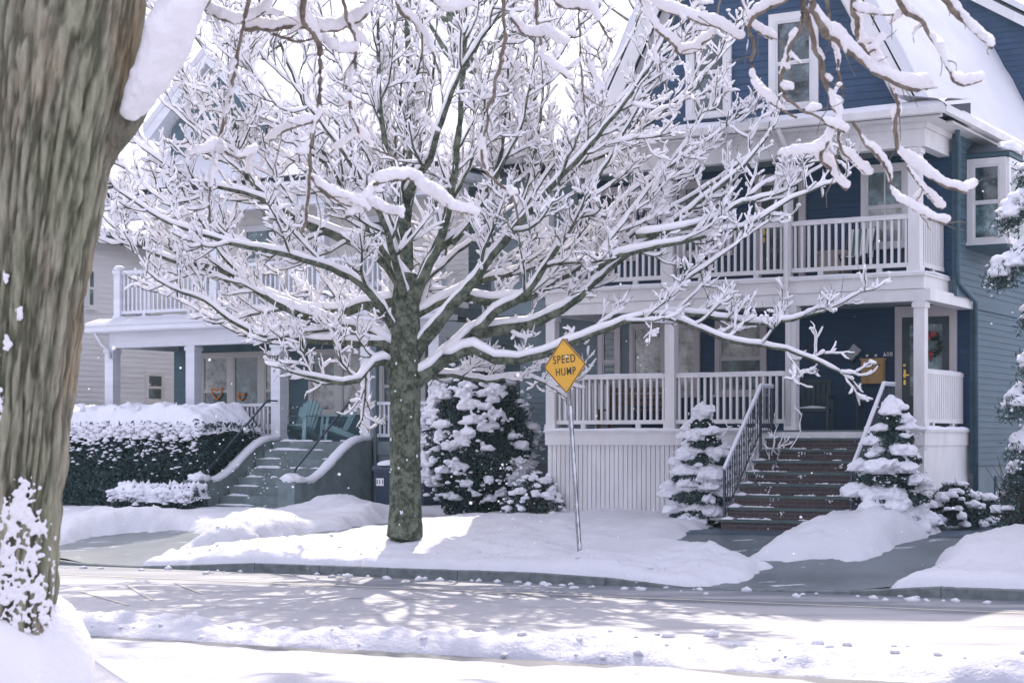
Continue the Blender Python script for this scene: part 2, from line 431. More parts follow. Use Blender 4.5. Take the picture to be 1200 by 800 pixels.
def snow_z(X, Y, A, B):
    h = .17+.05*(fbm(X*.5, Y*.5)-.5)*2+.035*(fbm(X*2.2+5, Y*2.2)-.5)*2
    for bx, by, hh, r in BW:
        d2 = ((X-bx)**2+(Y-by)**2)/(r*r)
        h = h + .74*hh*np.exp(-d2*1.0)*(.8+.5*fbm(X*1.7+bx, Y*1.7))
    heap = np.zeros_like(h)
    for bx, by, hh, r in BW: heap = np.maximum(heap, np.exp(-((X-bx)**2+(Y-by)**2)/(r*r*1.6)))
    h = h + (.25+.75*heap)*(.17*(fbm(X*4.5, Y*4.5, 5)-.5) + .07*np.abs(vnoise(X*11, Y*11)-.5))
    # chunky lit lumps along the kerb strip
    strip = np.exp(-((B-24.7)/.7)**2)
    h = h + strip*.10*(fbm(X*6+3, Y*6, 4)-.45)
    dmin = np.full(X.shape, 1e9)
    for P in CLEAR: dmin = np.minimum(dmin, segd(X, Y, P))
    wob = (fbm(X*2.4, Y*2.4, 4)-.5)*.45 + (fbm(X*9, Y*9, 3)-.5)*.14
    e = dmin + wob
    k = np.clip(e/.45, 0, 1); k = 1-(1-k)**2
    kb = np.clip((B-23.88+(fbm(A*1.3, B*2)-.5)*.22+(fbm(A*7, B*7)-.5)*.1)/.3, -1, 1)
    kb = np.where(kb > 0, np.sqrt(np.clip(kb, 0, 1)), kb)
    hh = np.where(e > 0, h*k, -.06)
    hh = np.where(kb > 0, np.minimum(hh, .02+(h)*kb), -.06)
    hh = np.where((e <= 0), -.06, hh)
    return zg(X, Y)+hh
Af = np.concatenate([np.linspace(-90, -30, 25), np.arange(-29.8, -3, .075), np.linspace(-2.9, 60, 30)])
Bf = np.concatenate([np.arange(23.8, 31, .06), np.arange(31, 38, .14), np.linspace(38.2, 110, 30)])
o = grid_sheet('snow_cover', Af, Bf, snow_z, M['snow'], keep=lambda X, Y, A, B, Z: Z > zg(X, Y)-.03)
tag(o, 'fresh lumpy snow lying over the yards and the kerb strip')
Ac = np.linspace(-45, 15, 121)
o = grid_sheet('sidewalk', Ac, np.arange(23.98, 31.2, .12), lambda X, Y, A, B: zg(X, Y)+.0, M['walk'])
tag(o, 'wet grey concrete walk and driveway aprons')
o = grid_sheet('driveway', np.arange(-10.5, 6, .25), np.arange(27.6, 40, .2), lambda X, Y, A, B: zg(X, Y)+.006, M['drive'])
tag(o, 'wet dark asphalt driveway beside the navy house')
# kerb
mb = MB()
a = -60.0
while a < 40:
    L = 1.2 if -22 < a < -3 else 2.4; c0, c1 = a, a+L-.01; P = []
    j_ = rng.normal()*.003
    for c in (c0, c1):
        zt = min(.145, float(zg(*SW(c, 24.0)[:2]))+.004)+j_*(1 if float(zg(*SW(c, 24.0)[:2])) > .1 else 0)
        P += [SW(c, 23.8, -.1), SW(c, 23.985, -.1), SW(c, 23.985, zt), SW(c, 23.815, zt), SW(c, 23.8, zt-.015)]
    mb.add(P, [(0, 1, 2, 3, 4), (9, 8, 7, 6, 5), (0, 5, 6, 1), (1, 6, 7, 2), (2, 7, 8, 3), (3, 8, 9, 4), (4, 9, 5, 0)])
    a += L
tag(mb.build('kerb', M['kerb']), 'dark granite kerb stones along the far side of the road', kind='structure')
# ploughed ridge on the near side and thin near snow
def ridge_z(X, Y, A, B):
    c = 15.9+.12*(fbm(A*.5, B*0+2)-.5)*2
    w = .6+.25*(fbm(A*.8, 5+B*0)-.5)
    amp = .18*(.35+1.1*fbm(A*1.1, 8+B*0, 4))
    u = (B-c)/w
    prof = np.where(u < 0, np.clip(1-(-u)**3, 0, 1), np.clip(1-u*u, 0, 1))
    h = amp*prof + prof*(.26*(fbm(X*2.6, Y*2.6, 4)-.45)+.05*(vnoise(X*12, Y*12)-.5))
    extra = .07*np.exp(-((B-17.6-.25*(fbm(A*.7, B*0)-.5))/.28)**2)*np.clip((fbm(A*1.1, B*.8+4)-.4)*5, 0, 1)
    return np.where(prof > .02, h-.01, -.05+extra)
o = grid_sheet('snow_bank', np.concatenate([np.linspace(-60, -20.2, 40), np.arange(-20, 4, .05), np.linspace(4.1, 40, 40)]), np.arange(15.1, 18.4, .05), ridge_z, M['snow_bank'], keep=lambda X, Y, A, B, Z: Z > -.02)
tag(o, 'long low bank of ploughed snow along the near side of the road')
def near_z(X, Y, A, B):
    h = .07+.17*(fbm(X*.8, Y*1.6)-.45)+.06*(fbm(X*3, Y*5)-.5)
    e = (14.9-B)+.25*(fbm(A*.8, B*2)-.5)
    tr = np.exp(-((X+2.8)**2+(Y-10.1)**2)/.22)
    h = h + tr*.62*(.8+.4*fbm(X*3, Y*3))
    return zg(X, Y)+np.where(e > 0, h*np.clip(e/.3, 0, 1)**.5, -.04)
o = grid_sheet('near_snow', np.concatenate([np.linspace(-60, -16.2, 30), np.arange(-16, 6, .09), np.linspace(6.2, 40, 30)]), np.concatenate([np.linspace(-60, 3, 20), np.arange(3.2, 15.3, .07)]), near_z, M['snow_shaded'])
tag(o, 'thin snow on the near side of the street')
# clods of snow and ice on the road
mb = MB()
for i in range(150):
    a = rng.uniform(-21, -2); b = rng.choice([rng.uniform(16.8, 18.2), rng.uniform(23.0, 23.75)], p=[.45, .55])
    r = rng.uniform(.015, .06)*(1.3 if rng.random() < .1 else 1)
    x, y, _ = SW(a, b); mb.blob((x, y, r*.2), r*1.4, r*1.2, r*.8, .4, 1, rng.uniform(0, 3))
for i in range(520):
    c = rng.random()
    if c < .45: a, b = rng.uniform(-20, -2), rng.uniform(15.4, 16.7)
    else: a, b = rng.uniform(-19, 0), 24.1+abs(rng.normal())*.9
    x, y, _ = SW(a, b); XX, YY = np.array([x]), np.array([y])
    z = float(ridge_z(XX, YY, np.array([a]), np.array([b]))[0]) if b < 20 else float(snow_z(XX, YY, np.array([a]), np.array([b]))[0])
    if z < (.03 if b < 20 else float(zg(x, y))+.05): continue
    r = rng.choice([.012, .022, .038, .055], p=[.5, .3, .15, .05]); mb.blob((x, y, z-r*.35), r*1.3, r*1.1, r*.8, .5, 1, rng.uniform(0, 3))
tag(mb.build('snow_clods', M['snow'], smooth=True), 'loose clods of snow scattered on the road edge', kind='stuff')
mb = MB(); mb.quad([SW(-60, 14.6, .004), SW(30, 14.6, .004), SW(30, 15.5, .004), SW(-60, 15.5, .004)])
M['gutterwet'] = pave_mat('wet_gutter', (.05, .055, .06), .7)
tag(mb.build('gutter_strip', M['gutterwet']), 'dark wet strip at the foot of the ploughed snow', kind='structure')
# yellow paint
mb = MB()
mb.quad([SW(-40, 22.05, .004), SW(20, 22.05, .004), SW(20, 22.15, .004), SW(-40, 22.15, .004)])
for x0, y0, x1, y1 in ((95, 693, 150, 709), (150, 686, 178, 703), (205, 683, 238, 696)):
    p = ground_at(x0, y0); q = ground_at(x1, y1); d = np.array([q[0]-p[0], q[1]-p[1]]); n = np.array([-d[1], d[0]])/np.hypot(*d)*.03
    mb.quad([(p[0]-n[0], p[1]-n[1], .008), (q[0]-n[0], q[1]-n[1], .008), (q[0]+n[0], q[1]+n[1], .008), (p[0]+n[0], p[1]+n[1], .008)])
M['roadyellow'] = mat('worn_yellow_paint', (.46, .41, .30), .5, .3, 3, .2, c2=(.42, .41, .42))
tag(mb.build('road_marking', M['roadyellow']), 'worn yellow line and speed hump markings painted on the road', kind='structure')

# ------------------------------------------------------------------ snow-laden branch builder
def nrm(v): return v/(np.linalg.norm(v)+1e-9)
def resample(P, R, step):
    P = np.asarray(P, float); R = np.asarray(R, float)
    # Catmull-Rom smoothing
    Q = [P[0]]; RR = [R[0]]
    for i in range(len(P)-1):
        p0 = P[max(i-1, 0)]; p1 = P[i]; p2 = P[i+1]; p3 = P[min(i+2, len(P)-1)]
        n = max(1, int(np.linalg.norm(p2-p1)/step))
        for k in range(1, n+1):
            t = k/n
            Q.append(.5*((2*p1)+(-p0+p2)*t+(2*p0-5*p1+4*p2-p3)*t*t+(-p0+3*p1-3*p2+p3)*t**3)); RR.append(R[i]*(1-t)+R[i+1]*t)
    return np.array(Q), np.array(RR)
def snow_on(mb, P, R, base=.02, k=6, cover=1.0, kw=.85, lump=.5):
    n = len(P)
    if n < 2: return
    T = np.gradient(P, axis=0); T /= np.linalg.norm(T, axis=1)[:, None]+1e-9
    q = np.sqrt(np.clip(1-T[:, 2]**2, 0, 1))
    q = np.where(q < .3, .1, q)**.75
    nz = 1+lump*(rng.random(n)*2-1)
    nz = np.convolve(np.pad(nz, 1, mode='edge'), [.25, .5, .25], mode='valid')
    w = (kw*R+base)*(.45+.55*q)*nz*cover
    hh = (.45*R+base*1.25)*q*nz*cover
    w[0] *= .5; hh[0] *= .5; w[-1] *= .55; hh[-1] *= .6
    C = P.copy(); C[:, 2] += R*.8*q + hh*.72
    rr = np.maximum(w, 1e-4); sq = float(np.clip(np.mean(hh)/np.mean(rr), .3, 1.3))
    mb.tube(C, rr, k, sq=sq, cap=True, jit=.25)
def side_dir(T, th, upb=0.0, pref=None):
    r = rng.normal(size=3); r -= T*np.dot(r, T); r = nrm(r)
    if pref is not None: r = nrm(r+pref)
    r[2] += upb; r -= T*np.dot(r, T); r = nrm(r)
    return nrm(T*math.cos(th)+r*math.sin(th))
def growpath(p, d, L, n, up=0.0, jit=.12):
    P = [np.array(p, float)]; d = np.array(d, float)
    for i in range(n):
        d = nrm(d+rng.normal(size=3)*jit+np.array([0, 0, up]))
        P.append(P[-1]+d*L/n)
    return np.array(P)

class Tree:
    def __init__(self, centre, sb=.02, twig=.006, kmul=1.0):
        self.wood = MB(); self.snow = MB(); self.c = np.array(centre, float); self.sb = sb; self.tw = twig; self.km = kmul
    def limb(self, P, r0, r1, step=.16, sides=8, rpow=.8, snow=True, cover=1.0):
        n = len(P); R = r0+(r1-r0)*(np.linspace(0, 1, n)**rpow)
        Q, RR = resample(P, R, step)
        Q[1:-1] += rng.normal(size=Q[1:-1].shape)*.008
        self.wood.tube(Q, RR, sides, jit=.12)
        if snow: snow_on(self.snow, Q, RR, max(self.sb*1.1, .028), 8, cover, kw=.92, lump=.28)
        return Q, RR
    def spur(self, p, d, L):
        L *= 1.15; P = growpath(p, d, L, 3, .22, .25); R = np.linspace(self.tw, self.tw*.6, 4)
        self.wood.tube(P, R, 3, cap=False)
        if rng.random() < .55:
            PP = growpath(P[-2], nrm(P[-1]-P[-2]), L*rng.uniform(.6, 1.2), 3, .15, .2); self.wood.tube(PP, [self.tw*.55, self.tw*.45, self.tw*.4, self.tw*.3], 3, cap=False)
        snow_on(self.snow, P, R, self.sb*rng.uniform(.55, 1.2), 5, 1.0, lump=.6)
        if rng.random() < .35:
            r = self.sb*rng.uniform(1.0, 1.9); self.snow.blob(P[int(rng.integers(1, 4))]+[0, 0, r*.3], r*1.3, r, r*.9, .5, 1, rng.uniform(0, 3), floor=-.6)
    def twig(self, p, d, L, dens=1.0):
        P = growpath(p, d, L, 5, .10, .16); R = np.linspace(self.tw*1.7, self.tw, 6)
        self.wood.tube(P, R, 4, cap=False)
        if rng.random() < .93: snow_on(self.snow, P, R, self.sb*rng.uniform(.7, 1.25), 5, 1.0, lump=.6)
        for k in range(max(1, int(L/.11*dens*self.km))):
            u = rng.uniform(.2, 1); i = min(4, int(u*5)); q = P[i]+(P[i+1]-P[i])*(u*5-i)
            self.spur(q, side_dir(nrm(P[i+1]-P[i]), rng.uniform(.5, 1.1), .5), rng.uniform(.08, .24))
    def branch(self, p, d, L, r, dens=1.0):
        if abs(p[0]-.8) < 1.0 and 2.4 < p[2] < 4.2 and p[1] < 29.5 and p[1] > 20: d = nrm(np.array([d[0], abs(d[1])+.3, d[2]])); L *= .5
        n = 8; P = growpath(p, d, L, n, .05, .10); R = np.linspace(r, self.tw*1.5, n+1)
        self.wood.tube(P, R, 5, cap=False)
        snow_on(self.snow, P, R, self.sb*rng.uniform(.9, 1.25), 6, 1.0, lump=.45)
        for k in range(max(1, int(L/.132*dens*self.km))):
            u = rng.uniform(.12, 1); i = min(n-1, int(u*n)); q = P[i]+(P[i+1]-P[i])*(u*n-i)
            self.twig(q, side_dir(nrm(P[i+1]-P[i]), rng.uniform(.45, 1.0), .35), rng.uniform(.25, .7)*(1.15-.5*u), dens)
    def dress(self, Q, RR, gap=.34, lmax=1.7, dens=1.0, start=.12, end_len=.8):
        L = np.concatenate([[0], np.cumsum(np.linalg.norm(np.diff(Q, axis=0), axis=1))]); tot = L[-1]
        x = tot*start
        while x < tot:
            i = min(len(Q)-2, int(np.searchsorted(L, x))-1); i = max(i, 0)
            u = x/tot; T = nrm(Q[i+1]-Q[i])
            out = Q[i]-self.c; out[2] *= .3; out = nrm(out)*.5
            if self.c[1] < 35 and ((Q[i][2] > 9.2 and rng.random() < .8) or (self.c[1] > 20 and rng.random() < .25 and Q[i][1] < self.c[1]-.6)): x += gap*.8; continue
            ln = rng.uniform(.45, 1)*(lmax*(1-u)**.7+.45)
            self.branch(Q[i], side_dir(T, rng.uniform(.5, .95), .25, out), ln, min(RR[i]*.55, .012+.014*ln), dens)
            x += gap*rng.uniform(.5, 1.5)
        T = nrm(Q[-1]-Q[-2])
        for _ in range(2): self.branch(Q[-1], side_dir(T, rng.uniform(.05, .4)), end_len*rng.uniform(.6, 1), RR[-1]*.8, dens)

# ------------------------------------------------------------------ street tree
TY = 29.1
tc = at(475, 300, TY)
tr = Tree(tc, sb=.0205, twig=.0075)
TM = 1/FPX*TY
def L2(pts, dY):     # traced limb; depth drifts evenly to dY at its tip
    n = len(pts); s = [0]
    for i in range(1, n): s.append(s[-1]+math.hypot(pts[i][0]-pts[i-1][0], pts[i][1]-pts[i-1][1]))
    return np.array([at(p[0], p[1], TY+dY*(s[i]/s[-1])**.9) for i, p in enumerate(pts)])
base_z = float(zg(-1.76, TY))
trunk = [at(470, 648, TY), at(474, 630, TY), at(475, 590, TY), at(475, 540, TY), at(475, 480, TY), at(474, 430, TY), at(475, 390, TY), at(475, 350, TY), at(477, 320, TY)]
TR = np.array([.38, .30, .262, .25, .25, .262, .25, .22, .16])
Q, RR = resample(trunk, TR, .1)
mbt = MB(); mbt.tube(Q, RR, 22, jit=.05)
LIMBS = [
    ([(477, 325), (475, 275), (476, 220), (478, 170), (480, 100), (478, 30), (480, -60), (476, -150)], .4, .13, .02),
    ([(480, 362), (495, 325), (510, 295), (522, 260), (533, 200), (540, 120), (548, 0), (556, -90)], -.6, .12, .018),
    ([(512, 292), (547, 265), (570, 225), (600, 170), (640, 90), (690, 10), (730, -70)], 1.4, .075, .016),
    ([(485, 415), (515, 375), (532, 355), (552, 332), (580, 295), (610, 260), (650, 215), (700, 160), (760, 80), (790, 20)], -1.3, .125, .018),
    ([(485, 448), (512, 427), (540, 402), (560, 390), (590, 386), (620, 380), (645, 370), (670, 355), (695, 332), (720, 310), (760, 280), (810, 245), (870, 195), (905, 150)], .8, .135, .02),
    ([(556, 392), (580, 365), (615, 345), (645, 302), (675, 255), (705, 200), (745, 130), (790, 70)], -.9, .085, .015),
    ([(545, 348), (575, 353), (615, 350), (645, 333), (682, 312), (715, 295), (770, 255), (820, 225), (868, 190)], 1.5, .075, .014),
    ([(520, 420), (555, 410), (580, 422), (620, 420), (650, 410), (680, 398), (717, 383), (760, 370), (800, 378), (850, 398), (905, 407), (950, 420), (984, 436)], -.9, .085, .012),
    ([(745, 374), (790, 368), (840, 372), (890, 380), (940, 372), (975, 360), (1008, 343)], -.6, .045, .010),
    ([(775, 352), (800, 332), (827, 312), (850, 296), (870, 280)], -.2, .03, .01),
    ([(700, 315), (725, 300), (770, 290), (835, 275), (880, 262), (930, 232), (985, 212)], -.1, .05, .011),
    ([(745, 277), (800, 268), (840, 255), (870, 238), (920, 225), (975, 185)], .3, .045, .01),
    ([(463, 412), (430, 390), (400, 384), (370, 374), (335, 361), (300, 340), (255, 315), (200, 305), (150, 280), (122, 255)], -.8, .105, .012),
    ([(464, 354), (430, 357), (395, 366), (355, 362), (315, 346), (270, 330), (215, 300), (165, 250)], 1.2, .085, .012),
    ([(472, 338), (445, 300), (400, 278), (360, 262), (325, 240), (290, 210), (255, 165), (225, 110), (195, 40)], .8, .11, .014),
    ([(484, 335), (457, 305), (437, 275), (415, 240), (380, 180), (352, 110), (325, 40), (300, -40)], -1.5, .085, .014),
    ([(462, 428), (448, 424), (436, 427), (421, 445), (402, 450), (378, 444), (355, 440), (340, 436)], -1.2, .075, .012),
    ([(460, 403), (420, 402), (380, 400), (345, 397), (305, 393), (270, 375), (240, 352), (200, 338), (172, 317), (162, 300)], -1.6, .055, .010),
    ([(474, 285), (467, 225), (455, 180), (449, 155), (444, 90), (443, 20), (440, -70)], -.7, .08, .014),
    ([(430, 268), (413, 235), (400, 200), (385, 150), (365, 90), (350, 20)], .9, .05, .012),
    ([(530, 285), (555, 255), (580, 205), (592, 150), (597, 60), (605, -20)], .4, .055, .012),
    ([(575, 300), (600, 262), (620, 210), (632, 150), (640, 70), (655, -10)], .9, .05, .011),
    ([(588, 288), (616, 250), (663, 203), (720, 175), (800, 112), (850, 60)], 1.0, .05, .011),
    ([(655, 217), (683, 190), (720, 125), (768, 74), (810, 10)], -.4, .035, .01),
    ([(325, 240), (285, 225), (240, 215), (190, 190), (140, 150)], -.3, .045, .01),
    ([(370, 374), (330, 395), (285, 392), (245, 372), (205, 350)], 1.2, .035, .009),
    ([(300, 340), (255, 290), (225, 240), (195, 200), (165, 160)], .2, .045, .01),
    ([(290, 210), (275, 150), (270, 90), (262, 30)], .5, .04, .01),
    ([(470, 400), (440, 350), (400, 320), (340, 300), (270, 285), (200, 262), (140, 225)], -2.2, .075, .011),
    ([(479, 372), (520, 352), (560, 330), (620, 315), (680, 280), (740, 225), (800, 185), (850, 150)], 2.3, .07, .011),
    ([(474, 300), (450, 230), (420, 150), (398, 70), (385, -10)], -.4, .04, .01), ([(476, 280), (462, 190), (470, 110), (462, 30), (458, -30)], .6, .04, .01),
    ([(478, 260), (492, 180), (505, 110), (512, 30), (516, -30)], .3, .04, .01), ([(415, 240), (380, 190), (330, 130), (290, 70), (260, 0)], -.3, .035, .009),
    ([(360, 262), (320, 200), (300, 130), (290, 60)], .5, .035, .009), ([(325, 240), (270, 190), (225, 150), (180, 110)], .3, .032, .009),
    ([(440, 300), (400, 240), (345, 190), (300, 160), (250, 130)], .9, .04, .009), ([(530, 235), (560, 170), (570, 100), (585, 30)], -.5, .035, .009),
    ([(600, 262), (650, 190), (690, 130), (730, 60), (760, 10)], .7, .035, .009), ([(570, 225), (610, 150), (625, 80), (665, 10)], -.6, .035, .009),
    ([(300, 292), (240, 262), (190, 235), (150, 200)], .4, .03, .008), ([(700, 300), (745, 240), (790, 185), (830, 130)], .5, .03, .008),
    ([(482, 440), (530, 440), (570, 447), (610, 440), (640, 450)], 1.6, .05, .01),
]
for pts, dy, r0, r1 in LIMBS:
    Q, RR = tr.limb(L2(pts, dy), r0*1.08, r1*1.1)
    endp = pts[-1]; short = (endp[0] > 860 and endp[1] > 120) or endp == (340, 436)
    tr.dress(Q, RR, gap=.42, lmax=(1.45 if r0 > .06 else .9)*(.55 if short else 1), dens=1.1, start=.2, end_len=(.12 if endp[0] > 990 else .3) if short else .8)
# limbs reaching towards and away from the street
for i in range(5):
    az = (math.pi/2 if i % 3 else -math.pi/2)+rng.uniform(-.75, .75); z0 = rng.uniform(2.9, 6.2); el = rng.uniform(.15, .9)+(z0-3)*.1
    p = at(475, 0, TY); p[2] = z0
    d = np.array([math.cos(az)*math.cos(el), math.sin(az)*math.cos(el), math.sin(el)])
    P = growpath(p, d, rng.uniform(3.2, 5.0), 7, .05, .10)
    Q, RR = tr.limb(P, .08, .012)
    tr.dress(Q, RR, gap=.42, lmax=1.3, dens=.8, start=.25)
tree = thing('street_tree', (tc[0], TY, base_z), 'bare street tree in front of the houses with every limb loaded in snow', 'tree')
mbt.build('trunk', M['bark'], tree, True)
tr.wood.build('branches', M['bark'], tree, True)
tr.snow.build('branch_snow', M['snow_air'], tree, True)
mb = MB()
for i in range(16):      # plastered snow on the trunk
    z = base_z+ (rng.uniform(.1, .8) if rng.random() < .5 else rng.uniform(.8, 3.2)); th = rng.uniform(-2.8, -.3)
    r = .27; c = (tc[0]+math.cos(th)*r, TY+math.sin(th)*r, z)
    q = rng.uniform(.01, .032); mb.blob(c, q, .014, q*1.3, .5, 2, th+math.pi/2, floor=-1)
mb.build('trunk_snow', M['snow_pad'], tree, True)

# ------------------------------------------------------------------ old tree in the left foreground
NY = 10.0
nt_ = Tree(at(30, 0, NY), sb=.027, twig=.005)
ft = thing('old_tree', (-2.78, NY, .5), 'thick old tree trunk filling the left edge, bark ridged and splashed with snow', 'tree')
axis = [(0, 900), (4, 760), (12, 640), (26, 480), (39, 330), (52, 200), (72, 60), (98, -120), (120, -330), (140, -520)]
rads = [.42, .30, .27, .28, .315, .365, .43, .44, .40, .34]
P = [at(x, y, NY) for x, y in axis]
Q, RR = resample(P, rads, .018)
n = len(Q); k = 260
ang = np.arange(k)*2*math.pi/k
ang_g, zz = np.meshgrid(ang, np.arange(n))
zc = Q[:, 2][:, None]*np.ones(k)
wx = ang_g+.06*(fbm(ang_g*2, zc*1.2)-.5)
r1 = 1-np.abs(fbm(wx*6.2, zc*2.0, 4)*2-1); r2 = 1-np.abs(fbm(wx*14+9, zc*5.5, 3)*2-1)
ridg = np.clip((r1**3)*.75+(r2**3)*.4, 0, 1.1)
rr = RR[:, None]*(1+.05*(fbm(ang_g*1.3, zc*.6)-.5)*2)+.018-.045*ridg+.014*(fbm(ang_g*40, zc*16)-.5)
# blend the seam
wgt = sstep((ang_g-5.6)/.68); rr = rr*(1-wgt)+rr[:, :1]*wgt
V = np.stack([Q[:, 0][:, None]+np.cos(ang_g)*rr, Q[:, 1][:, None]+np.sin(ang_g)*rr, zc], -1)
i = np.arange(n-1)[:, None]*k; j = np.arange(k)[None, :]
mb = MB(); mb.addq(V.reshape(-1, 3), np.stack([i+j, i+(j+1) % k, i+k+(j+1) % k, i+k+j], -1).reshape(-1, 4))
otr = mb.build('trunk', M['bark_trunk'], ft, True)
at_ = otr.data.attributes.new('furrow', 'FLOAT', 'POINT'); at_.data.foreach_set('value', ridg.astype(np.float32).ravel())
# big limb with a slab of snow
lp = [at(92, 215, NY), at(124, 168, NY), at(163, 122, NY-.05), at(196, 66, NY-.05), at(228, 4, NY-.05), at(290, -90, NY-.1), at(380, -160, NY+.3)]
lQ, lR = resample(lp, [.15, .10, .075, .065, .065, .07, .07], .05)
limb_mb = MB(); limb_mb.tube(lQ, lR*(1+.25*(vnoise(np.arange(len(lR))*.5, np.zeros(len(lR)))-.5)), 18, jit=.10); limb_mb.build('limb', M['bark_near'], ft, True)
sp = [at(152, 138, NY-.08), at(166, 108, NY-.14), at(190, 62, NY-.18), at(214, 5, NY-.22), at(256, -80, NY-.1)]
sQ, sR = resample(sp, [.06, .115, .15, .165, .13], .03)
slab = MB(); slab.tube(sQ, sR*(1+.28*(fbm(np.arange(len(sR))*.22, np.zeros(len(sR)), 3)-.5)), 20, sq=.8, jit=.03)
# high limbs above the frame that carry the hanging branches
TOP = [
    [(120, -330, 10), (300, -190, 10.3), (480, -120, 10.8), (650, -100, 11.2), (820, -80, 11.4), (950, -60, 11.3), (1080, -70, 11.0), (1200, -120, 10.8)],
    [(110, -240, 10), (230, -130, 10.4), (350, -70, 10.8), (470, -45, 11.0), (600, -55, 11.2), (740, -40, 11.5)],
]
for T_ in TOP:
    Q, RR = nt_.limb([at(*p) for p in T_], .17, .04, cover=1.0)
SHADE_CROWN = [((-2.2, 10.2, 6.2), (-3.4, 14, 8.2), (-5.0, 18, 9.2), (-7.0, 22.5, 9.9)), ((-2.2, 10.2, 6.4), (-2.2, 14, 8.6), (-2.4, 18.5, 9.4), (-3.2, 23.5, 10.0)),
    ((-2.1, 10.2, 6.0), (-.6, 14, 8.0), (.6, 18, 9.0), (1.0, 22.5, 9.8)), ((-2.0, 10.2, 6.6), (1.0, 13.5, 8.2), (3.4, 17.5, 9.0), (4.8, 21.5, 9.6)), ((-2.4, 10, 6.8), (-5, 12.5, 8.4), (-8, 16.5, 9.2), (-10.5, 20.5, 9.8)),
    ((.6, 18, 9.0), (2.2, 20, 9.2), (3.0, 22.6, 9.6)), ((-2.4, 18.5, 9.4), (-1.0, 20.5, 9.6), (-.8, 22.8, 9.9)), ((-5.0, 18, 9.2), (-5.0, 20.4, 9.6), (-4.8, 22.6, 9.9)), ((3.4, 17.5, 9.0), (5.6, 18.6, 9.2), (7.6, 20, 9.5))]
ct_ = Tree((-2.3, 10, 7), sb=.03, twig=.009, kmul=.5)  # unseen crown limbs over the road, added to shade the near snow
for T_ in SHADE_CROWN:
    T_ = np.array(T_, float); Q, RR = ct_.limb(T_, .13 if len(T_) == 4 else .07, .03, step=.3)
    L_ = len(Q)
    for k_ in range(int(L_*.45), L_-1):
        if rng.random() < .62:
            d = side_dir(nrm(Q[k_+1]-Q[k_]), rng.uniform(.5, 1.0), .3); d[2] = max(d[2], .02); ct_.branch(Q[k_], nrm(d), rng.uniform(.8, 1.8), .03, .8)
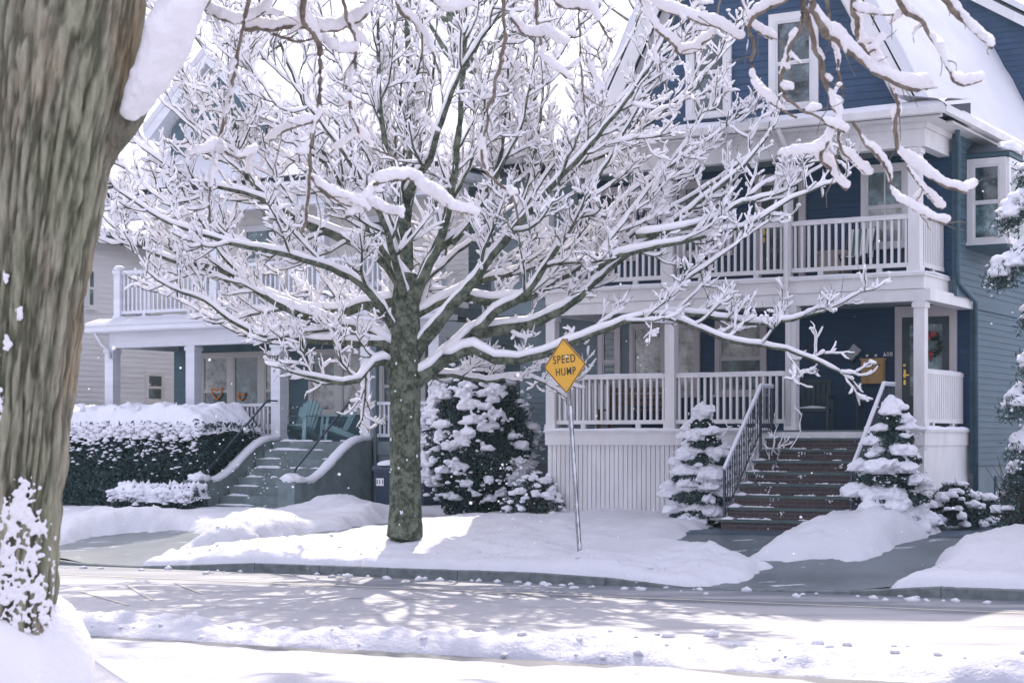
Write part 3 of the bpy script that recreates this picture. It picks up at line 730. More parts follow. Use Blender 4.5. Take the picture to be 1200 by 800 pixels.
HANG = [  # traced hanging branches: points, depth, radius
    ([(940, -60), (940, 0), (952, 37), (962, 78), (972, 108), (984, 138), (967, 165), (962, 184), (975, 200), (992, 222)], 11.2, .022),
    ([(948, -60), (950, 0), (962, 30), (982, 51), (1009, 71), (1036, 90), (1063, 102), (1086, 104)], 11.0, .026),
    ([(1000, -60), (1002, 0), (1003, 27), (1016, 61), (1040, 84), (1048, 111), (1051, 135), (1051, 165), (1063, 189), (1087, 206), (1124, 223), (1141, 220)], 11.3, .018),
    ([(1040, -60), (1055, 4), (1077, 22), (1094, 47), (1104, 67), (1117, 91), (1126, 99), (1150, 92)], 11.0, .017),
    ([(1080, -60), (1104, -4), (1124, 20), (1144, 37), (1162, 56)], 10.7, .022),
    ([(960, -50), (921, -2), (890, 17), (881, 30), (883, 67), (884, 100), (905, 120), (934, 138)], 11.4, .015),
    ([(945, -50), (941, 20), (928, 55), (918, 88), (916, 109), (938, 128), (969, 145), (990, 155)], 11.1, .014),
    ([(984, 138), (983, 169), (998, 187), (1019, 206)], 11.2, .011),
    ([(999, 143), (1016, 169), (1040, 197), (1046, 222), (1062, 240), (1090, 255), (1110, 261)], 11.25, .012),
    ([(1063, 196), (1080, 221), (1104, 245)], 11.3, .009),
    ([(968, 178), (945, 177), (922, 183)], 11.2, .008),
    ([(960, -40), (973, 20), (978, 50), (984, 84), (988, 111)], 11.5, .012),
    ([(1018, 62), (1030, 50), (1026, 62)], 11.2, .006),
    ([(740, -40), (752, 0), (771, 34), (788, 51), (801, 62), (820, 56), (835, 40), (845, -4)], 11.4, .014),
    ([(745, -20), (775, 8), (805, 20), (840, 32), (868, 46)], 11.3, .013),
    ([(860, -60), (870, 0), (885, 30), (905, 46)], 11.6, .012),
    ([(1000, 10), (1030, 18), (1055, 14)], 11.2, .009),
    ([(243, -20), (245, 12), (260, 20), (277, 26), (300, 20), (324, -10)], 10.6, .012),
    ([(287, 34), (320, 33), (360, 33), (400, 34), (430, 14), (440, -30)], 10.9, .016),
    ([(352, -60), (354, 0), (356, 22), (374, 60), (375, 118), (366, 165), (365, 200), (358, 235), (355, 272)], 10.7, .019),
    ([(366, 143), (350, 145), (333, 152), (316, 165)], 10.7, .012),
    ([(363, 200), (380, 225), (400, 236), (435, 243), (470, 251)], 10.7, .015),
    ([(300, -40), (283, 37), (276, 80), (270, 125), (255, 165), (250, 189), (247, 225), (246, 262)], 10.5, .012),
    ([(254, 166), (265, 180), (277, 186), (298, 178)], 10.5, .009),
    ([(252, 178), (238, 176), (222, 183)], 10.5, .008),
    ([(590, -60), (589, 0), (592, 50), (582, 95), (573, 130), (565, 169), (569, 199), (585, 215), (602, 232), (609, 262)], 11.1, .013),
    ([(675, -60), (677, 0), (680, 67), (684, 110), (687, 138)], 11.2, .008),
    ([(687, 70), (700, 90), (705, 110)], 11.2, .006),
    ([(625, -50), (629, 17), (636, 61), (650, 80), (664, 92)], 11.0, .012),
    ([(598, 22), (615, 40), (640, 40), (662, 52)], 11.0, .011),
    ([(398, -40), (403, 7), (417, 50), (417, 67), (412, 105), (414, 140), (425, 160), (440, 176), (466, 187)], 11.0, .012),
    ([(438, 216), (460, 208), (483, 210), (505, 228), (530, 243), (557, 253)], 10.9, .012),
    ([(405, 255), (420, 240), (438, 216)], 10.8, .009),
    ([(455, -50), (467, 7), (485, 25), (498, 40), (508, 62), (516, 86)], 11.0, .012),
    ([(493, 38), (497, 90), (497, 150)], 11.0, .005),
    ([(505, 0), (520, 12), (545, 8)], 10.9, .010),
    ([(640, -20), (655, 6), (690, 10), (705, 30), (718, 50)], 11.2, .012),
    ([(320, 40), (345, 48), (368, 42)], 10.9, .011),
    ([(377, 45), (395, 60), (415, 60)], 10.9, .010),
]
for pts, Yd, r in HANG:
    m_ = len(pts)
    Pn = np.array([at(x, y, Yd+.12*math.sin(i_*1.3+x*.01)) for i_, (x, y) in enumerate(pts)])
    R0 = np.linspace(r*1.15, r*.55, m_)
    Q, RR = resample(Pn, R0, .035)
    Q[1:-1] += rng.normal(size=Q[1:-1].shape)*.003
    Q[1:-1] += np.stack([(vnoise(np.arange(len(Q)-2)*.35+r*999, np.arange(len(Q)-2)*0+k_)-.5)*.035 for k_ in (1.5, 7.5, 4.5)], 1)
    RR = RR*.9*(.85+.4*vnoise(np.arange(len(Q))*.3+r*500, np.zeros(len(Q))))
    nt_.wood.tube(Q, RR, 7, jit=.15)
    # heavy rolls of snow, lumpy, thinning where the branch hangs steeply
    N = len(Q); T = np.gradient(Q, axis=0); T /= np.linalg.norm(T, axis=1)[:, None]; q = np.sqrt(np.clip(1-T[:, 2]**2, 0, 1))
    o1, o2 = rng.random(2)*60; ii = np.arange(N)
    lum = vnoise(ii*.16+o1, ii*0+o2); lum2 = vnoise(ii*.45+o2, ii*0+o1)
    brk = vnoise(ii*.11+o2+9, ii*0+o1+4) < np.where(q > .5, .16, .60)
    w = (.020+.62*r)*(.5+.7*lum+.55*lum2)*(.12+.92*np.clip(q*1.5-.35, 0, 1))
    w = np.where(brk, 0, w); w = np.convolve(np.pad(w, 2, mode='edge'), [.1, .22, .36, .22, .1], mode='valid')
    C = Q.copy(); C[:, 2] += RR*.8+w*.72*np.clip(q*1.3, 0, 1)
    on = w > .008; k0 = 0
    while k0 < N:
        if not on[k0]: k0 += 1; continue
        k1 = k0
        while k1 < N and on[k1]: k1 += 1
        if k1-k0 > 3:
            ww = w[k0:k1].copy(); ww[0] *= .45; ww[-1] *= .6
            nt_.snow.tube(C[k0:k1], ww, 10, sq=1.08, jit=.10)
            nt_.snow.blob(C[k1-1], ww[-2]*.95, ww[-2]*.9, ww[-2]*.95, .25, 2, floor=-1)
        k0 = k1
    L = len(Q)
    for _ in range(int(L*.11)+2):
        ii = int(rng.integers(L//4, L-1)); T = nrm(Q[ii+1]-Q[ii])
        d = side_dir(T, rng.uniform(.5, 1.1), rng.uniform(-.4, .4))
        PP = growpath(Q[ii], d, rng.uniform(.06, .3), 5, rng.uniform(-.25, .12), .25)
        nt_.wood.tube(PP, np.linspace(.0045, .002, 6), 5)
        if rng.random() < .55: kq = int(rng.integers(3, 7)); snow_on(nt_.snow, PP[:kq], np.linspace(.0055, .003, 6)[:kq], rng.uniform(.010, .022), 8, 1.0, lump=.4)
nt_.wood.build('branches', M['bark_twig'], ft, True)
ct_.wood.build('shade_limbs', M['bark_twig'], ft, True); ct_.snow.build('limb_snow', M['snow_near'], ft, True)
fuse(nt_.snow.build('branch_snow', M['snow_near'], ft, True), .0075, .03, .016)
fuse(slab.build('limb_snow', M['snow_near'], ft, True), .012, .16, .05)
mb = MB()
def trunk_pt(xx, y):
    p = at(xx, y, NY)
    rad = float(np.interp(y, [60, 200, 330, 480, 640, 760], [.43, .365, .315, .28, .27, .30])); ax = float(np.interp(y, [60, 200, 330, 480, 640, 760], [72, 52, 39, 26, 12, 4]))
    cxw = at(ax, y, NY)[0]; dx = float(np.clip((p[0]-cxw)/rad, -.97, .97))
    return (cxw+dx*rad, NY-math.sqrt(1-dx*dx)*rad*.99, p[2]), math.asin(dx)
seeds = [(8, 425, 8), (5, 462, 12), (12, 482, 10), (3, 500, 10), (26, 405, 5), (8, 540, 5), (40, 372, 4), (24, 330, 3), (20, 605, 16), (43, 578, 12), (36, 600, 12), (55, 618, 13), (25, 640, 12), (8, 665, 22), (46, 672, 20), (28, 690, 10), (16, 650, 10), (56, 690, 10), (40, 722, 22), (8, 725, 24), (60, 716, 10), (4, 610, 8), (30, 660, 6), (50, 650, 7)]
for sx_, sy_, sp_ in seeds:
    for _ in range(int(sp_*6)+8):
        c, an = trunk_pt(sx_+rng.normal()*sp_*.55, sy_+rng.normal()*sp_*.8)
        q = rng.uniform(.0045, .0125)*(1.5 if rng.random() < .12 else 1); mb.blob(c, q*1.2, q*.6, q*rng.uniform(.8, 1.9), .6, 1, an, freq=2.2, floor=-1)
fuse(mb.build('trunk_snow', M['snow_near'], ft, True), .0055, .02, .012)
mb = MB()
mb.blob((at(15, 760, NY)[0]+.0, NY, .62), .46, .60, .60, .22, 4, 0, freq=2.0, floor=-.8)
mb.build('snow_collar', M['snow_near'], ft, True)

# ------------------------------------------------------------------ house helpers
def lap(mb, srange, z0, z1, t, course=.115, F=W, proud=.014):
    z = z0
    while z < z1-1e-4:
        zz = min(z+course, z1)
        a0, b0 = srange(z); a1, b1 = srange(zz)
        if b0-a0 > .02:
            if b1-a1 < 0: a1 = b1 = (a1+b1)/2
            mb.quad([F(a0, t-proud, z), F(b0, t-proud, z), F(b1, t, zz), F(a1, t, zz)])
            mb.quad([F(a0, t, z), F(b0, t, z), F(b0, t-proud, z), F(a0, t-proud, z)])
        z = zz
    return mb
def FS(s0):                 # side wall facing +s: local coordinate runs along t
    return lambda p, q, z: W(s0-q, p, z)
def window(root, s0, s1, z0, z1, t, F=W, tr_=None, glass='glass', lower=None, meet=True, mull=0, tw=.10, cross=False):
    tm = tr_ or M['trim']
    m = MB(); d = .045
    m.box(s0, s0+tw, t-d, t+.02, z0, z1, F); m.box(s1-tw, s1, t-d, t+.02, z0, z1, F)
    m.box(s0+tw, s1-tw, t-d, t+.02, z1-tw*1.1, z1, F)
    m.box(s0-.03, s1+.03, t-d-.03, t+.02, z0-.05, z0, F)
    m.box(s0+tw, s1-tw, t-d+.004, t+.02, z0, z0+.05, F)
    w = m.build('window', tm, root)
    g0, g1, h0, h1 = s0+tw, s1-tw, z0+.05, z1-tw*1.1
    zm = (h0+h1)/2
    m = MB()
    sw = .035
    parts = 1+mull
    for kx in range(parts):
        a = g0+(g1-g0)*kx/parts; b = g0+(g1-g0)*(kx+1)/parts
        for (c, e, dd) in ((h0, zm, .004), (zm, h1, .014)) if meet else ((h0, h1, .01),):
            m.box(a, a+sw, t-dd-.02, t-dd, c, e, F); m.box(b-sw, b, t-dd-.02, t-dd, c, e, F)
            m.box(a+sw, b-sw, t-dd-.02, t-dd, c, c+sw, F); m.box(a+sw, b-sw, t-dd-.02, t-dd, e-sw, e, F)
            if cross:
                m.box((a+b)/2-.012, (a+b)/2+.012, t-dd-.018, t-dd, c+sw, e-sw, F)
    m.build('sash', tm, w)
    m = MB(); m.quad([F(g0, t-.006, zm), F(g1, t-.006, zm), F(g1, t-.006, h1), F(g0, t-.006, h1)])
    m.build('pane', M[glass], w)
    m = MB(); m.quad([F(g0, t-.003, h0), F(g1, t-.003, h0), F(g1, t-.003, zm), F(g0, t-.003, zm)])
    m.build('pane', M[lower or glass], w)
    return w
def railing(root, s0, s1, t, z0, z1, m_, F=W, gap=.125, snow=True, bw=.042):
    m = MB()
    m.box(s0, s1, t-.045, t+.045, z1-.07, z1, F); m.box(s0, s1, t-.035, t+.035, z0, z0+.075, F)
    n = max(1, int((s1-s0)/gap)); st = (s1-s0)/n
    for i in range(n):
        c = s0+st*(i+.5); m.box(c-bw/2, c+bw/2, t-bw/2, t+bw/2, z0+.07, z1-.068, F)
    ns = max(0, int((s1-s0)/1.9))
    for i in range(ns+1):
        c = s0+(s1-s0)*(i+.5)/(ns+1); m.box(c-.05, c+.05, t-.03, t+.03, z0-.09, z0+.002, F)
    o = m.build('railing', m_, root)
    if snow:
        q = MB(); snow_strip(q, s0, s1, t, z1, .045, .03, F); q.build('rail_snow', M['snow_pad'], o, True)
    return o
def snow_strip(q, s0, s1, t, z, hw, h, F=W, step=.06, n=5):
    k = max(3, int((s1-s0)/step)); off = rng.random()*100
    S = np.linspace(s0, s1, k); prof = np.linspace(-1, 1, n)
    V = []
    for i, s in enumerate(S):
        e = min(1, min(i, k-1-i)/2+.3)
        hh = h*e*(.45+1.0*float(fbm(np.array(s*2.3+off), np.array(off), 3)))
        for p in prof: V.append(F(s, t+p*hw*(1+.12*math.sin(s*9+off)), z-.004+hh*(1-abs(p)**2.5)))
    i = np.arange(k-1)[:, None]*n; j = np.arange(n-1)[None, :]
    q.addq(V, np.stack([i+j, i+n+j, i+n+j+1, i+j+1], -1).reshape(-1, 4))
def post(root, s, t, z0, z1, w, m_, cap=True, F=W):
    m = MB(); m.box(s-w/2, s+w/2, t-w/2, t+w/2, z0, z1, F)
    if cap:
        m.box(s-w/2-.025, s+w/2+.025, t-w/2-.025, t+w/2+.025, z1-.12, z1-.03, F)
        m.box(s-w/2-.02, s+w/2+.02, t-w/2-.02, t+w/2+.02, z0, z0+.12, F)
    return m.build('porch_post', m_, root)
def text_mesh(body, size, origin, ux, uz, m_, name, parent, sx=1.0, width=None, depth=.004, center=True):
    cu = bpy.data.curves.new(name, 'FONT'); cu.body = body; cu.size = size; cu.extrude = depth; cu.offset = size*.0015; cu.space_character = 1.16
    if center: cu.align_x = 'CENTER'; cu.align_y = 'CENTER'
    ob = bpy.data.objects.new(name, cu); COL.objects.link(ob)
    dg = bpy.context.evaluated_depsgraph_get(); me = bpy.data.meshes.new_from_object(ob.evaluated_get(dg))
    bpy.data.objects.remove(ob)
    if width: sx = width/(max(v.co.x for v in me.vertices)-min(v.co.x for v in me.vertices))
    ux = Vector(ux).normalized(); uz = Vector(uz).normalized(); n_ = ux.cross(uz)
    off = Vector((0, 0, 0)); p = parent
    while p is not None: off += p.location; p = p.parent
    for v in me.vertices:
        c = v.co.copy(); v.co = Vector(origin)+ux*c.x*sx+uz*c.y+n_*c.z-off
    me.materials.clear(); me.materials.append(m_)
    o = bpy.data.objects.new(name, me); COL.objects.link(o); o.parent = parent
    return o
UX = Vector((CU, -SU, 0)); NX = Vector((SU, CU, 0)); UZ = Vector((0, 0, 1))

# ================================================================== NAVY HOUSE
hr = thing('navy_house', W(-14, 34, .5), 'navy and grey three storey house with white double porch, steep snowy roof and brick steps', 'house')
SL, SR = -16.85, -9.48      # porch ends
BL, BR = -18.9, -9.35       # body
TF, TW1, TW2 = 29.3, 31.8, 30.65
ZF, ZB = 2.27, 4.91
# walls
m = MB(); lap(m, lambda z: (-16.3, BR-.02), ZF, 4.55, TW1); m.build('porch_wall', M['navy'], hr)
m = MB(); lap(m, lambda z: (-16.9, BR-.02), ZB, 7.15, TW2); m.build('balcony_wall', M['navy'], hr)
m = MB()
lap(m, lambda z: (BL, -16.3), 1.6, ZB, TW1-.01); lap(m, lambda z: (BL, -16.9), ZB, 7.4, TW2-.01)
m.box(BL+.03, BR-.03, TW1+.02, 46, .2, 7.4); m.box(BL+.03, BR-.03, TW2+.02, TW1+.02, 4.6, 7.4)
m.build('wall', M['side_grey'], hr)
m = MB()
lap(m, lambda z: (31.82, 46), 1.63, 4.46, .0, F=FS(BR)); lap(m, lambda z: (TW2, 46), 4.62, 7.5, .0, F=FS(BR))
m.build('side_wall', M['grey'], hr)
m = MB(); m.box(BR-.02, BR+.035, TW1-.02, 46, 4.46, 4.62); m.box(BR-.06, BR+.03, TW2-.03, TW2+.09, 4.62, 7.4); m.box(BR-.08, BR+.03, TW1-.03, TW1+.08, 1.5, 4.46)
m.build('band_board', M['grey'], hr)
m = MB(); m.box(BL, BR-.05, TW1+.0, 46, .1, 1.63); m.build('foundation', M['found'], hr)
window(hr, 33.15, 33.85, .82, 1.42, -.002+.0, F=FS(BR-.05), tr_=M['grey'], meet=False, tw=.06)
# front windows, first floor
def pw(px0, px1, z0, z1, t, **k): window(hr, sof(px0, t), sof(px1, t), z0, z1, t-.016, **k)
pw(739, 781, 2.98, 4.42, TW1, lower='glass_blind', glass='glass_blind', tw=.08, meet=False)
pw(783, 821, 2.98, 4.42, TW1, lower='glass_blind', glass='glass_blind', tw=.08, meet=False)
pw(839, 899, 2.98, 4.42, TW1, lower='glass_teal', glass='glass_blind')
pw(702, 728, 2.98, 4.42, TW1, glass='glass_teal')
# front windows, second floor
pw(1010, 1066, 5.55, 7.02, TW2, lower='glass_blind', glass='glass_teal', cross=True, tr_=M['white'])
pw(797, 859, 5.6, 7.0, TW2, glass='glass_teal')
pw(695, 747, 5.6, 7.0, TW2, glass='glass_teal', lower='glass_teal')
# balcony door
def door(root, s0, s1, z0, z1, t, glass, label=None, F=W, trim='trim', hs=0):
    m = MB(); tw = .13
    m.box(s0, s0+tw, t-.05, t+.02, z0, z1, F); m.box(s1-tw, s1, t-.05, t+.02, z0, z1, F); m.box(s0+tw, s1-tw, t-.05, t+.02, z1-.2, z1, F)
    fr = m.build('door_frame', M[trim], root)
    a, b, h = s0+tw, s1-tw, z1-.2
    m = MB(); st = .14
    m.box(a, a+st, t-.03, t-.005, z0, h, F); m.box(b-st, b, t-.03, t-.005, z0, h, F)
    m.box(a+st, b-st, t-.03, t-.005, h-.14, h, F); m.box(a+st, b-st, t-.03, t-.005, z0, z0+.62, F)
    m.box(a+st+.06, b-st-.06, t-.038, t-.03, z0+.14, z0+.5, F)
    d = m.build('door', M['door'], root)
    m = MB(); m.quad([F(a+st, t-.015, z0+.62), F(b-st, t-.015, z0+.62), F(b-st, t-.015, h-.14), F(a+st, t-.015, h-.14)])
    m.build('door_glass', M[glass], d)
    m = MB(); hx = a+.055
    m.box(hx-.02, hx+.02, t-.045, t-.03, z0+.95, z0+1.1, F); m.box(hx-.02, hx+.1, t-.085, t-.06, z0+.985, z0+1.01, F); m.box(hx-.02, hx, t-.07, t-.045, z0+.985, z0+1.01, F)
    m.box(hx-.02, hx+.02, t-.045, t-.03, z0+.82, z0+.91, F); m.box(hx-.022, hx+.022, t-.06, t-.045, z0+1.16, z0+1.2, F)
    m.build('door_handle', M['brass'], d)
    return fr
door(hr, sof(1050, TW1), sof(1122, TW1), ZF+.02, 4.55, TW1-.016, 'glass_teal')
door(hr, sof(886, TW2), sof(945, TW2), ZB+.02, 7.0, TW2-.016, 'glass_teal')
text_mesh('108', .15, W(sof(1081, TW1), TW1-.075, 4.45), UX, UZ, M['black'], 'house_number', hr)
text_mesh('108', .115, W(sof(1041, TW1), TW1-.022, 3.68), UX, UZ, M['whitetext'], 'house_number', hr)
# porch deck and skirt
m = MB(); m.box(SL, SR, TF, TW1, ZF-.06, ZF); m.build('porch_floor', M['floor'], hr)
sA, sB = -12.25, -9.97
m = MB()
m.box(SL-.01, sA, TF-.02, TF+.05, ZF-.27, ZF-.035); m.box(sB+.02, SR+.02, TF-.02, TF+.05, ZF-.27, ZF-.035)
m.box(sA, sB+.02, TF-.012, TF+.05, ZF-.14, ZF-.035)
m.box(SR-.05, SR+.02, TF+.05, TW1, ZF-.27, ZF-.035); m.box(SL-.01, SL+.06, TF+.05, TW1, ZF-.27, ZF-.035)
m.box(SL-.03, sA, TF-.05, TF+.08, ZF-.035, ZF+.005); m.box(sB+.02, SR+.05, TF-.05, TF+.08, ZF-.035, ZF+.005); m.box(SR-.06, SR+.05, TF+.08, TW1, ZF-.035, ZF+.005)
m.build('porch_fascia', M['white'], hr)
m = MB(); s = SL+.03
while s < sA-.05:
    m.box(s, s+.078, TF+.03, TF+.05, .3, ZF-.27); s += .095
m.box(SL+.02, sA, TF+.055, TF+.07, .3, ZF-.27)
m.build('porch_skirt', M['white'], hr)
m = MB(); m.box(sB+.05, SR, TF+.01, TF+.05, .3, ZF-.27); m.box(SR-.04, SR, TF+.05, TW1, .3, ZF-.27); m.build('porch_skirt', M['white'], hr)
m = MB(); m.box(SL, SL+.04, TF+.07, TW1, .3, ZF-.27)
m.build('porch_skirt', M['white'], hr)
# posts
for px in (647.5, 787, 928.5, 1079):
    post(hr, sof(px, TF+.1), TF+.1, ZF, 4.46, .19, M['white'])
p1, p2, p3, p4 = [sof(px, TF+.1) for px in (647.5, 787, 928.5, 1079)]
railing(hr, p1+.1, p2-.1, TF+.1, ZF+.12, 3.3, M['white']); railing(hr, p2+.1, p3-.1, TF+.1, ZF+.12, 3.3, M['white'])
railing(hr, TF+.2, TW1-.06, 0, ZF+.12, 3.3, M['white'], F=FS(SR-.1), gap=.105, bw=.075)
railing(hr, TF+.2, TW1-.06, 0, ZF+.12, 3.3, M['white'], F=FS(SL+.1))
# beams between the storeys
m = MB()
m.box(SL, BR-.02, TF, TF+.2, 4.45, 4.655); m.box(SR-.16, BR-.02, TF+.2, TW1, 4.45, 4.655); m.box(SL, SL+.2, TF+.2, TW1, 4.45, 4.655)
m.box(SL, SR, TF-.02, TF+.06, 4.66, ZB-.03); m.box(SR-.06, SR, TF+.06, TW2+.3, 4.66, ZB-.03); m.box(SL, SL+.06, TF+.06, TW2, 4.66, ZB-.03)
m.box(SL-.04, SR+.04, TF-.07, TF+.1, ZB-.03, ZB+.02); m.box(SR-.1, SR+.04, TF+.1, TW2, ZB-.03, ZB+.02)
m.build('porch_beam', M['white'], hr)
m = MB(); m.box(SL+.2, SR-.16, TF+.2, TW1, 4.58, 4.6); m.build('porch_ceiling', M['ceiling'], hr)
m = MB(); m.box(SL+.06, SR-.06, TF+.06, TW2, ZB-.1, ZB+.005); m.build('balcony_floor', M['floor'], hr)
for px in (641, 785, 1073):
    post(hr, sof(px, TF+.1), TF+.1, ZB+.02, 7.08, .2, M['white'])
q1, q2, q4 = [sof(px, TF+.1) for px in (641, 785, 1073)]
q3 = sof(924, TF+.1)
post(hr, q3, TF+.1, ZB+.02, 7.08, .13, M['white'], cap=False)
railing(hr, q1+.1, q2-.1, TF+.1, ZB+.13, 5.93, M['white']); railing(hr, q2+.1, q3-.07, TF+.1, ZB+.13, 5.93, M['white'])
railing(hr, q3+.07, q4-.1, TF+.1, ZB+.13, 5.93, M['white'])
railing(hr, TF+.2, TW2-.03, 0, ZB+.13, 5.93, M['white'], F=FS(SR-.1), gap=.09, bw=.06)
# upper entablature, eave and gutters
m = MB()
m.box(SL, SR+.02, TF-.02, TF+.2, 7.06, 7.42); m.box(SR-.18, SR+.02, TF+.2, TW2, 7.06, 7.42); m.box(SL, SL+.2, TF+.2, TW2, 7.06, 7.42)
m.box(SL-.05, SR+.07, TF-.07, TF+.0, 7.36, 7.46); m.box(SR+.02, SR+.07, TF, TW2, 7.36, 7.46)
m.build('porch_beam', M['white'], hr)
m = MB(); m.box(SL+.2, SR-.18, TF+.2, TW2, 7.3, 7.32); m.build('porch_ceiling', M['ceiling'], hr)
m = MB()
m.box(BL-.1, -9.2, 28.97, TF+.3, 7.46, 7.5); m.box(-9.5, -9.08, TF+.3, 46, 7.46, 7.5)
m.box(BL-.1, -9.06, 28.93, 28.97, 7.46, 7.62)
m.build('soffit', M['white'], hr)
def gutter(root, a, b, dr, m_=None):
    mm = MB(); prof = [(0, .0), (.02, -.09), (.08, -.12), (.13, -.10), (.15, .01), (.135, .01), (.12, -.08), (.03, -.07), (.015, 0)]
    a = Vector(a); b = Vector(b); dr = Vector(dr)
    for c in (a, b): pass
    V = [tuple(c+dr*x+Vector((0, 0, z))) for c in (a, b) for x, z in prof]; k = len(prof)
    mm.add(V, [tuple(range(k)), tuple(range(2*k-1, k-1, -1))]+[(i, i+k, (i+1) % k+k, (i+1) % k) for i in range(k)])
    return mm.build('gutter', m_ or M['white'], root)
gutter(hr, W(BL-.1, 28.93, 7.62), W(-8.96, 28.93, 7.62), -NX)
gutter(hr, W(-9.07, 28.8, 7.62), W(-9.07, 46, 7.62), UX)
# downspouts
m = MB()
pth = [W(BR+.14, TW2-.35, 7.5), W(BR+.06, TW2-.06, 7.3), W(BR+.05, TW2-.05, 5.1), W(BR+.05, TW2-.02, 4.85), W(BR+.05, TW1-.15, 4.6), W(BR+.04, TW1-.07, 4.4), W(BR+.04, TW1-.07, 1.0)]
m.tube(np.array(pth), [.045]*len(pth), 8); m.build('downspout', M['grey'], hr, True)
m = MB(); sd = sof(921, TF-.08)
pth = [W(sd, 28.86, 7.5), W(sd, TF-.1, 7.25), W(sd, TF-.08, 7.0), W(sd, TF-.08, 4.4), W(sd+.02, TF-.03, 4.2), W(sd+.02, TF-.03, 2.35)]
m.tube(np.array(pth), [.045]*len(pth), 8); m.build('downspout', M['white'], hr, True)
# third floor gable, roofs
GC, GL, GR, GZ0 = -13.2, -16.46, -9.94, 7.7
PT = 1.9
KZ = 11.0; KX = (KZ-GZ0)/PT; TOPH = (GR-GC-KX)*.42; apex = KZ+TOPH
def gr_(z): h = (z-GZ0)/PT if z < KZ else KX+(z-KZ)/.42; return (GL+h, GR-h)
m = MB(); lap(m, gr_, GZ0, apex-.05, TW2, .13); m.build('gable_wall', M['gable'], hr)
pxw = lambda px0, px1, z0, z1: window(hr, sof(px0, TW2), sof(px1, TW2), z0, z1, TW2-.018, tr_=M['white'], glass='glass', tw=.14)
pxw(902, 960, 8.2, 9.95); pxw(805, 858, 8.2, 9.95)
def slope_slab(root, name, s_eave, z_eave, s_r, z_r, t0, t1, th, m_, up=0):
    mm = MB()
    mm.prism([(s_eave, z_eave+up), (s_r, z_r+up), (s_r, z_r+up+th), (s_eave, z_eave+up+th*.6)], t0, t1, lambda p, q, h: W(p, h, q))
    return mm.build(name, m_, root)
for sg, ge in ((1, GR), (-1, GL)):
    kx = ge-sg*KX
    slope_slab(hr, 'roof', ge+sg*.12, GZ0, kx+sg*.06, KZ+.1, TW2-.32, 46, .1, M['shingle'])
    slope_slab(hr, 'roof', kx+sg*.08, KZ+.08, GC, apex+.12, TW2-.32, 46, .1, M['shingle'])
    q = MB(); ns, ntt = 34, 70
    Tt = np.concatenate([[TW2-.37], np.linspace(TW2-.36, 46, ntt-1)])
    prof = [(ge+sg*.14+(kx+sg*.10-ge-sg*.14)*u, GZ0+(KZ+.12-GZ0)*u, sg*PT/math.hypot(1, PT), 1/math.hypot(1, PT)) for u in np.linspace(0, 1, 24)]
    prof += [(kx+sg*.10+(GC-kx-sg*.10)*u, KZ+.12+(apex-KZ)*u, sg*.2, .98) for u in np.linspace(.1, 1, 10)]
    V = []
    for tt in Tt:
        for ii_, (ss, z, nx, nz) in enumerate(prof):
            hh = (0 if tt == Tt[0] else 1)*(.13+.09*float(fbm(np.array(tt*.6), np.array(ii_*.26+sg), 3)))
            V.append(W(ss+nx*hh, tt, z+nz*hh+.1))
    i_ = np.arange(ntt-1)[:, None]*ns; j_ = np.arange(ns-1)[None, :]
    q.addq(V, np.stack([i_+j_, i_+j_+1, i_+ns+j_+1, i_+ns+j_], -1).reshape(-1, 4)); q.build('roof_snow', M['snow'], hr, True)
    mm = MB(); F_ = lambda p, q2, h: W(p, h, q2)
    mm.prism([(ge+sg*.16, GZ0-.02), (kx+sg*.12, KZ+.12), (kx-sg*.16, KZ-.02), (ge-sg*.16, GZ0-.02)], TW2-.36, TW2-.32, F_)
    mm.prism([(kx+sg*.12, KZ+.12), (GC, apex+.2), (GC, apex-.08), (kx-sg*.16, KZ-.02)], TW2-.36, TW2-.32, F_)
    mm.prism([(ge-sg*.06, GZ0-.01), (kx-sg*.06, KZ-.02), (kx-sg*.22, KZ-.1), (ge-sg*.26, GZ0-.01)], TW2-.06, TW2-.02, F_)
    mm.build('rake_board', M['white'], hr)
def snow_sheet(q, fn, n, mm_):
    V = [fn(i/(n-1), j/(mm_-1)) for i in range(n) for j in range(mm_)]
    i_ = np.arange(n-1)[:, None]*mm_; j_ = np.arange(mm_-1)[None, :]
    q.addq(V, np.stack([i_+j_, i_+j_+1, i_+mm_+j_+1, i_+mm_+j_], -1).reshape(-1, 4))
# pent roof over the porch
m = MB(); m.prism([(28.9, 7.6), (TW2+.05, 7.98), (TW2+.05, 7.7), (28.9, 7.5)], BL-.1, -9.1, lambda p, q, h: W(h, p, q)); m.build('porch_roof', M['shingle'], hr)
q = MB()
def fn(u, v):
    s = BL-.15+(-9.02-BL+.15)*u; t = 28.84+(TW2-28.84)*v; e = min(1, v*9)
    return W(s, t, 7.60+.30*v+e**.5*(.12+.05*float(fbm(np.array(s*1.3), np.array(t*2), 3))))
snow_sheet(q, fn, 120, 16); q.build('roof_snow', M['snow'], hr, True)
# side eave shelf
m = MB(); m.prism([(-9.0, 7.6), (-9.9, 7.92), (-9.9, 7.6), (-9.0, 7.5)], TW2-.2, 46, lambda p, q, h: W(p, h, q)); m.build('roof', M['white'], hr)
q = MB()
def fn(u, v):
    t = 28.9+(46-28.9)*u; s = -8.94-(.98)*v; e = min(1, v*6)
    return W(s, t, 7.60+.40*v*(1 if t > TW2-.4 else .5)+e**.5*(.10+.05*float(fbm(np.array(s*3), np.array(t*1.4), 3))))
snow_sheet(q, fn, 140, 12); q.build('roof_snow', M['snow'], hr, True)
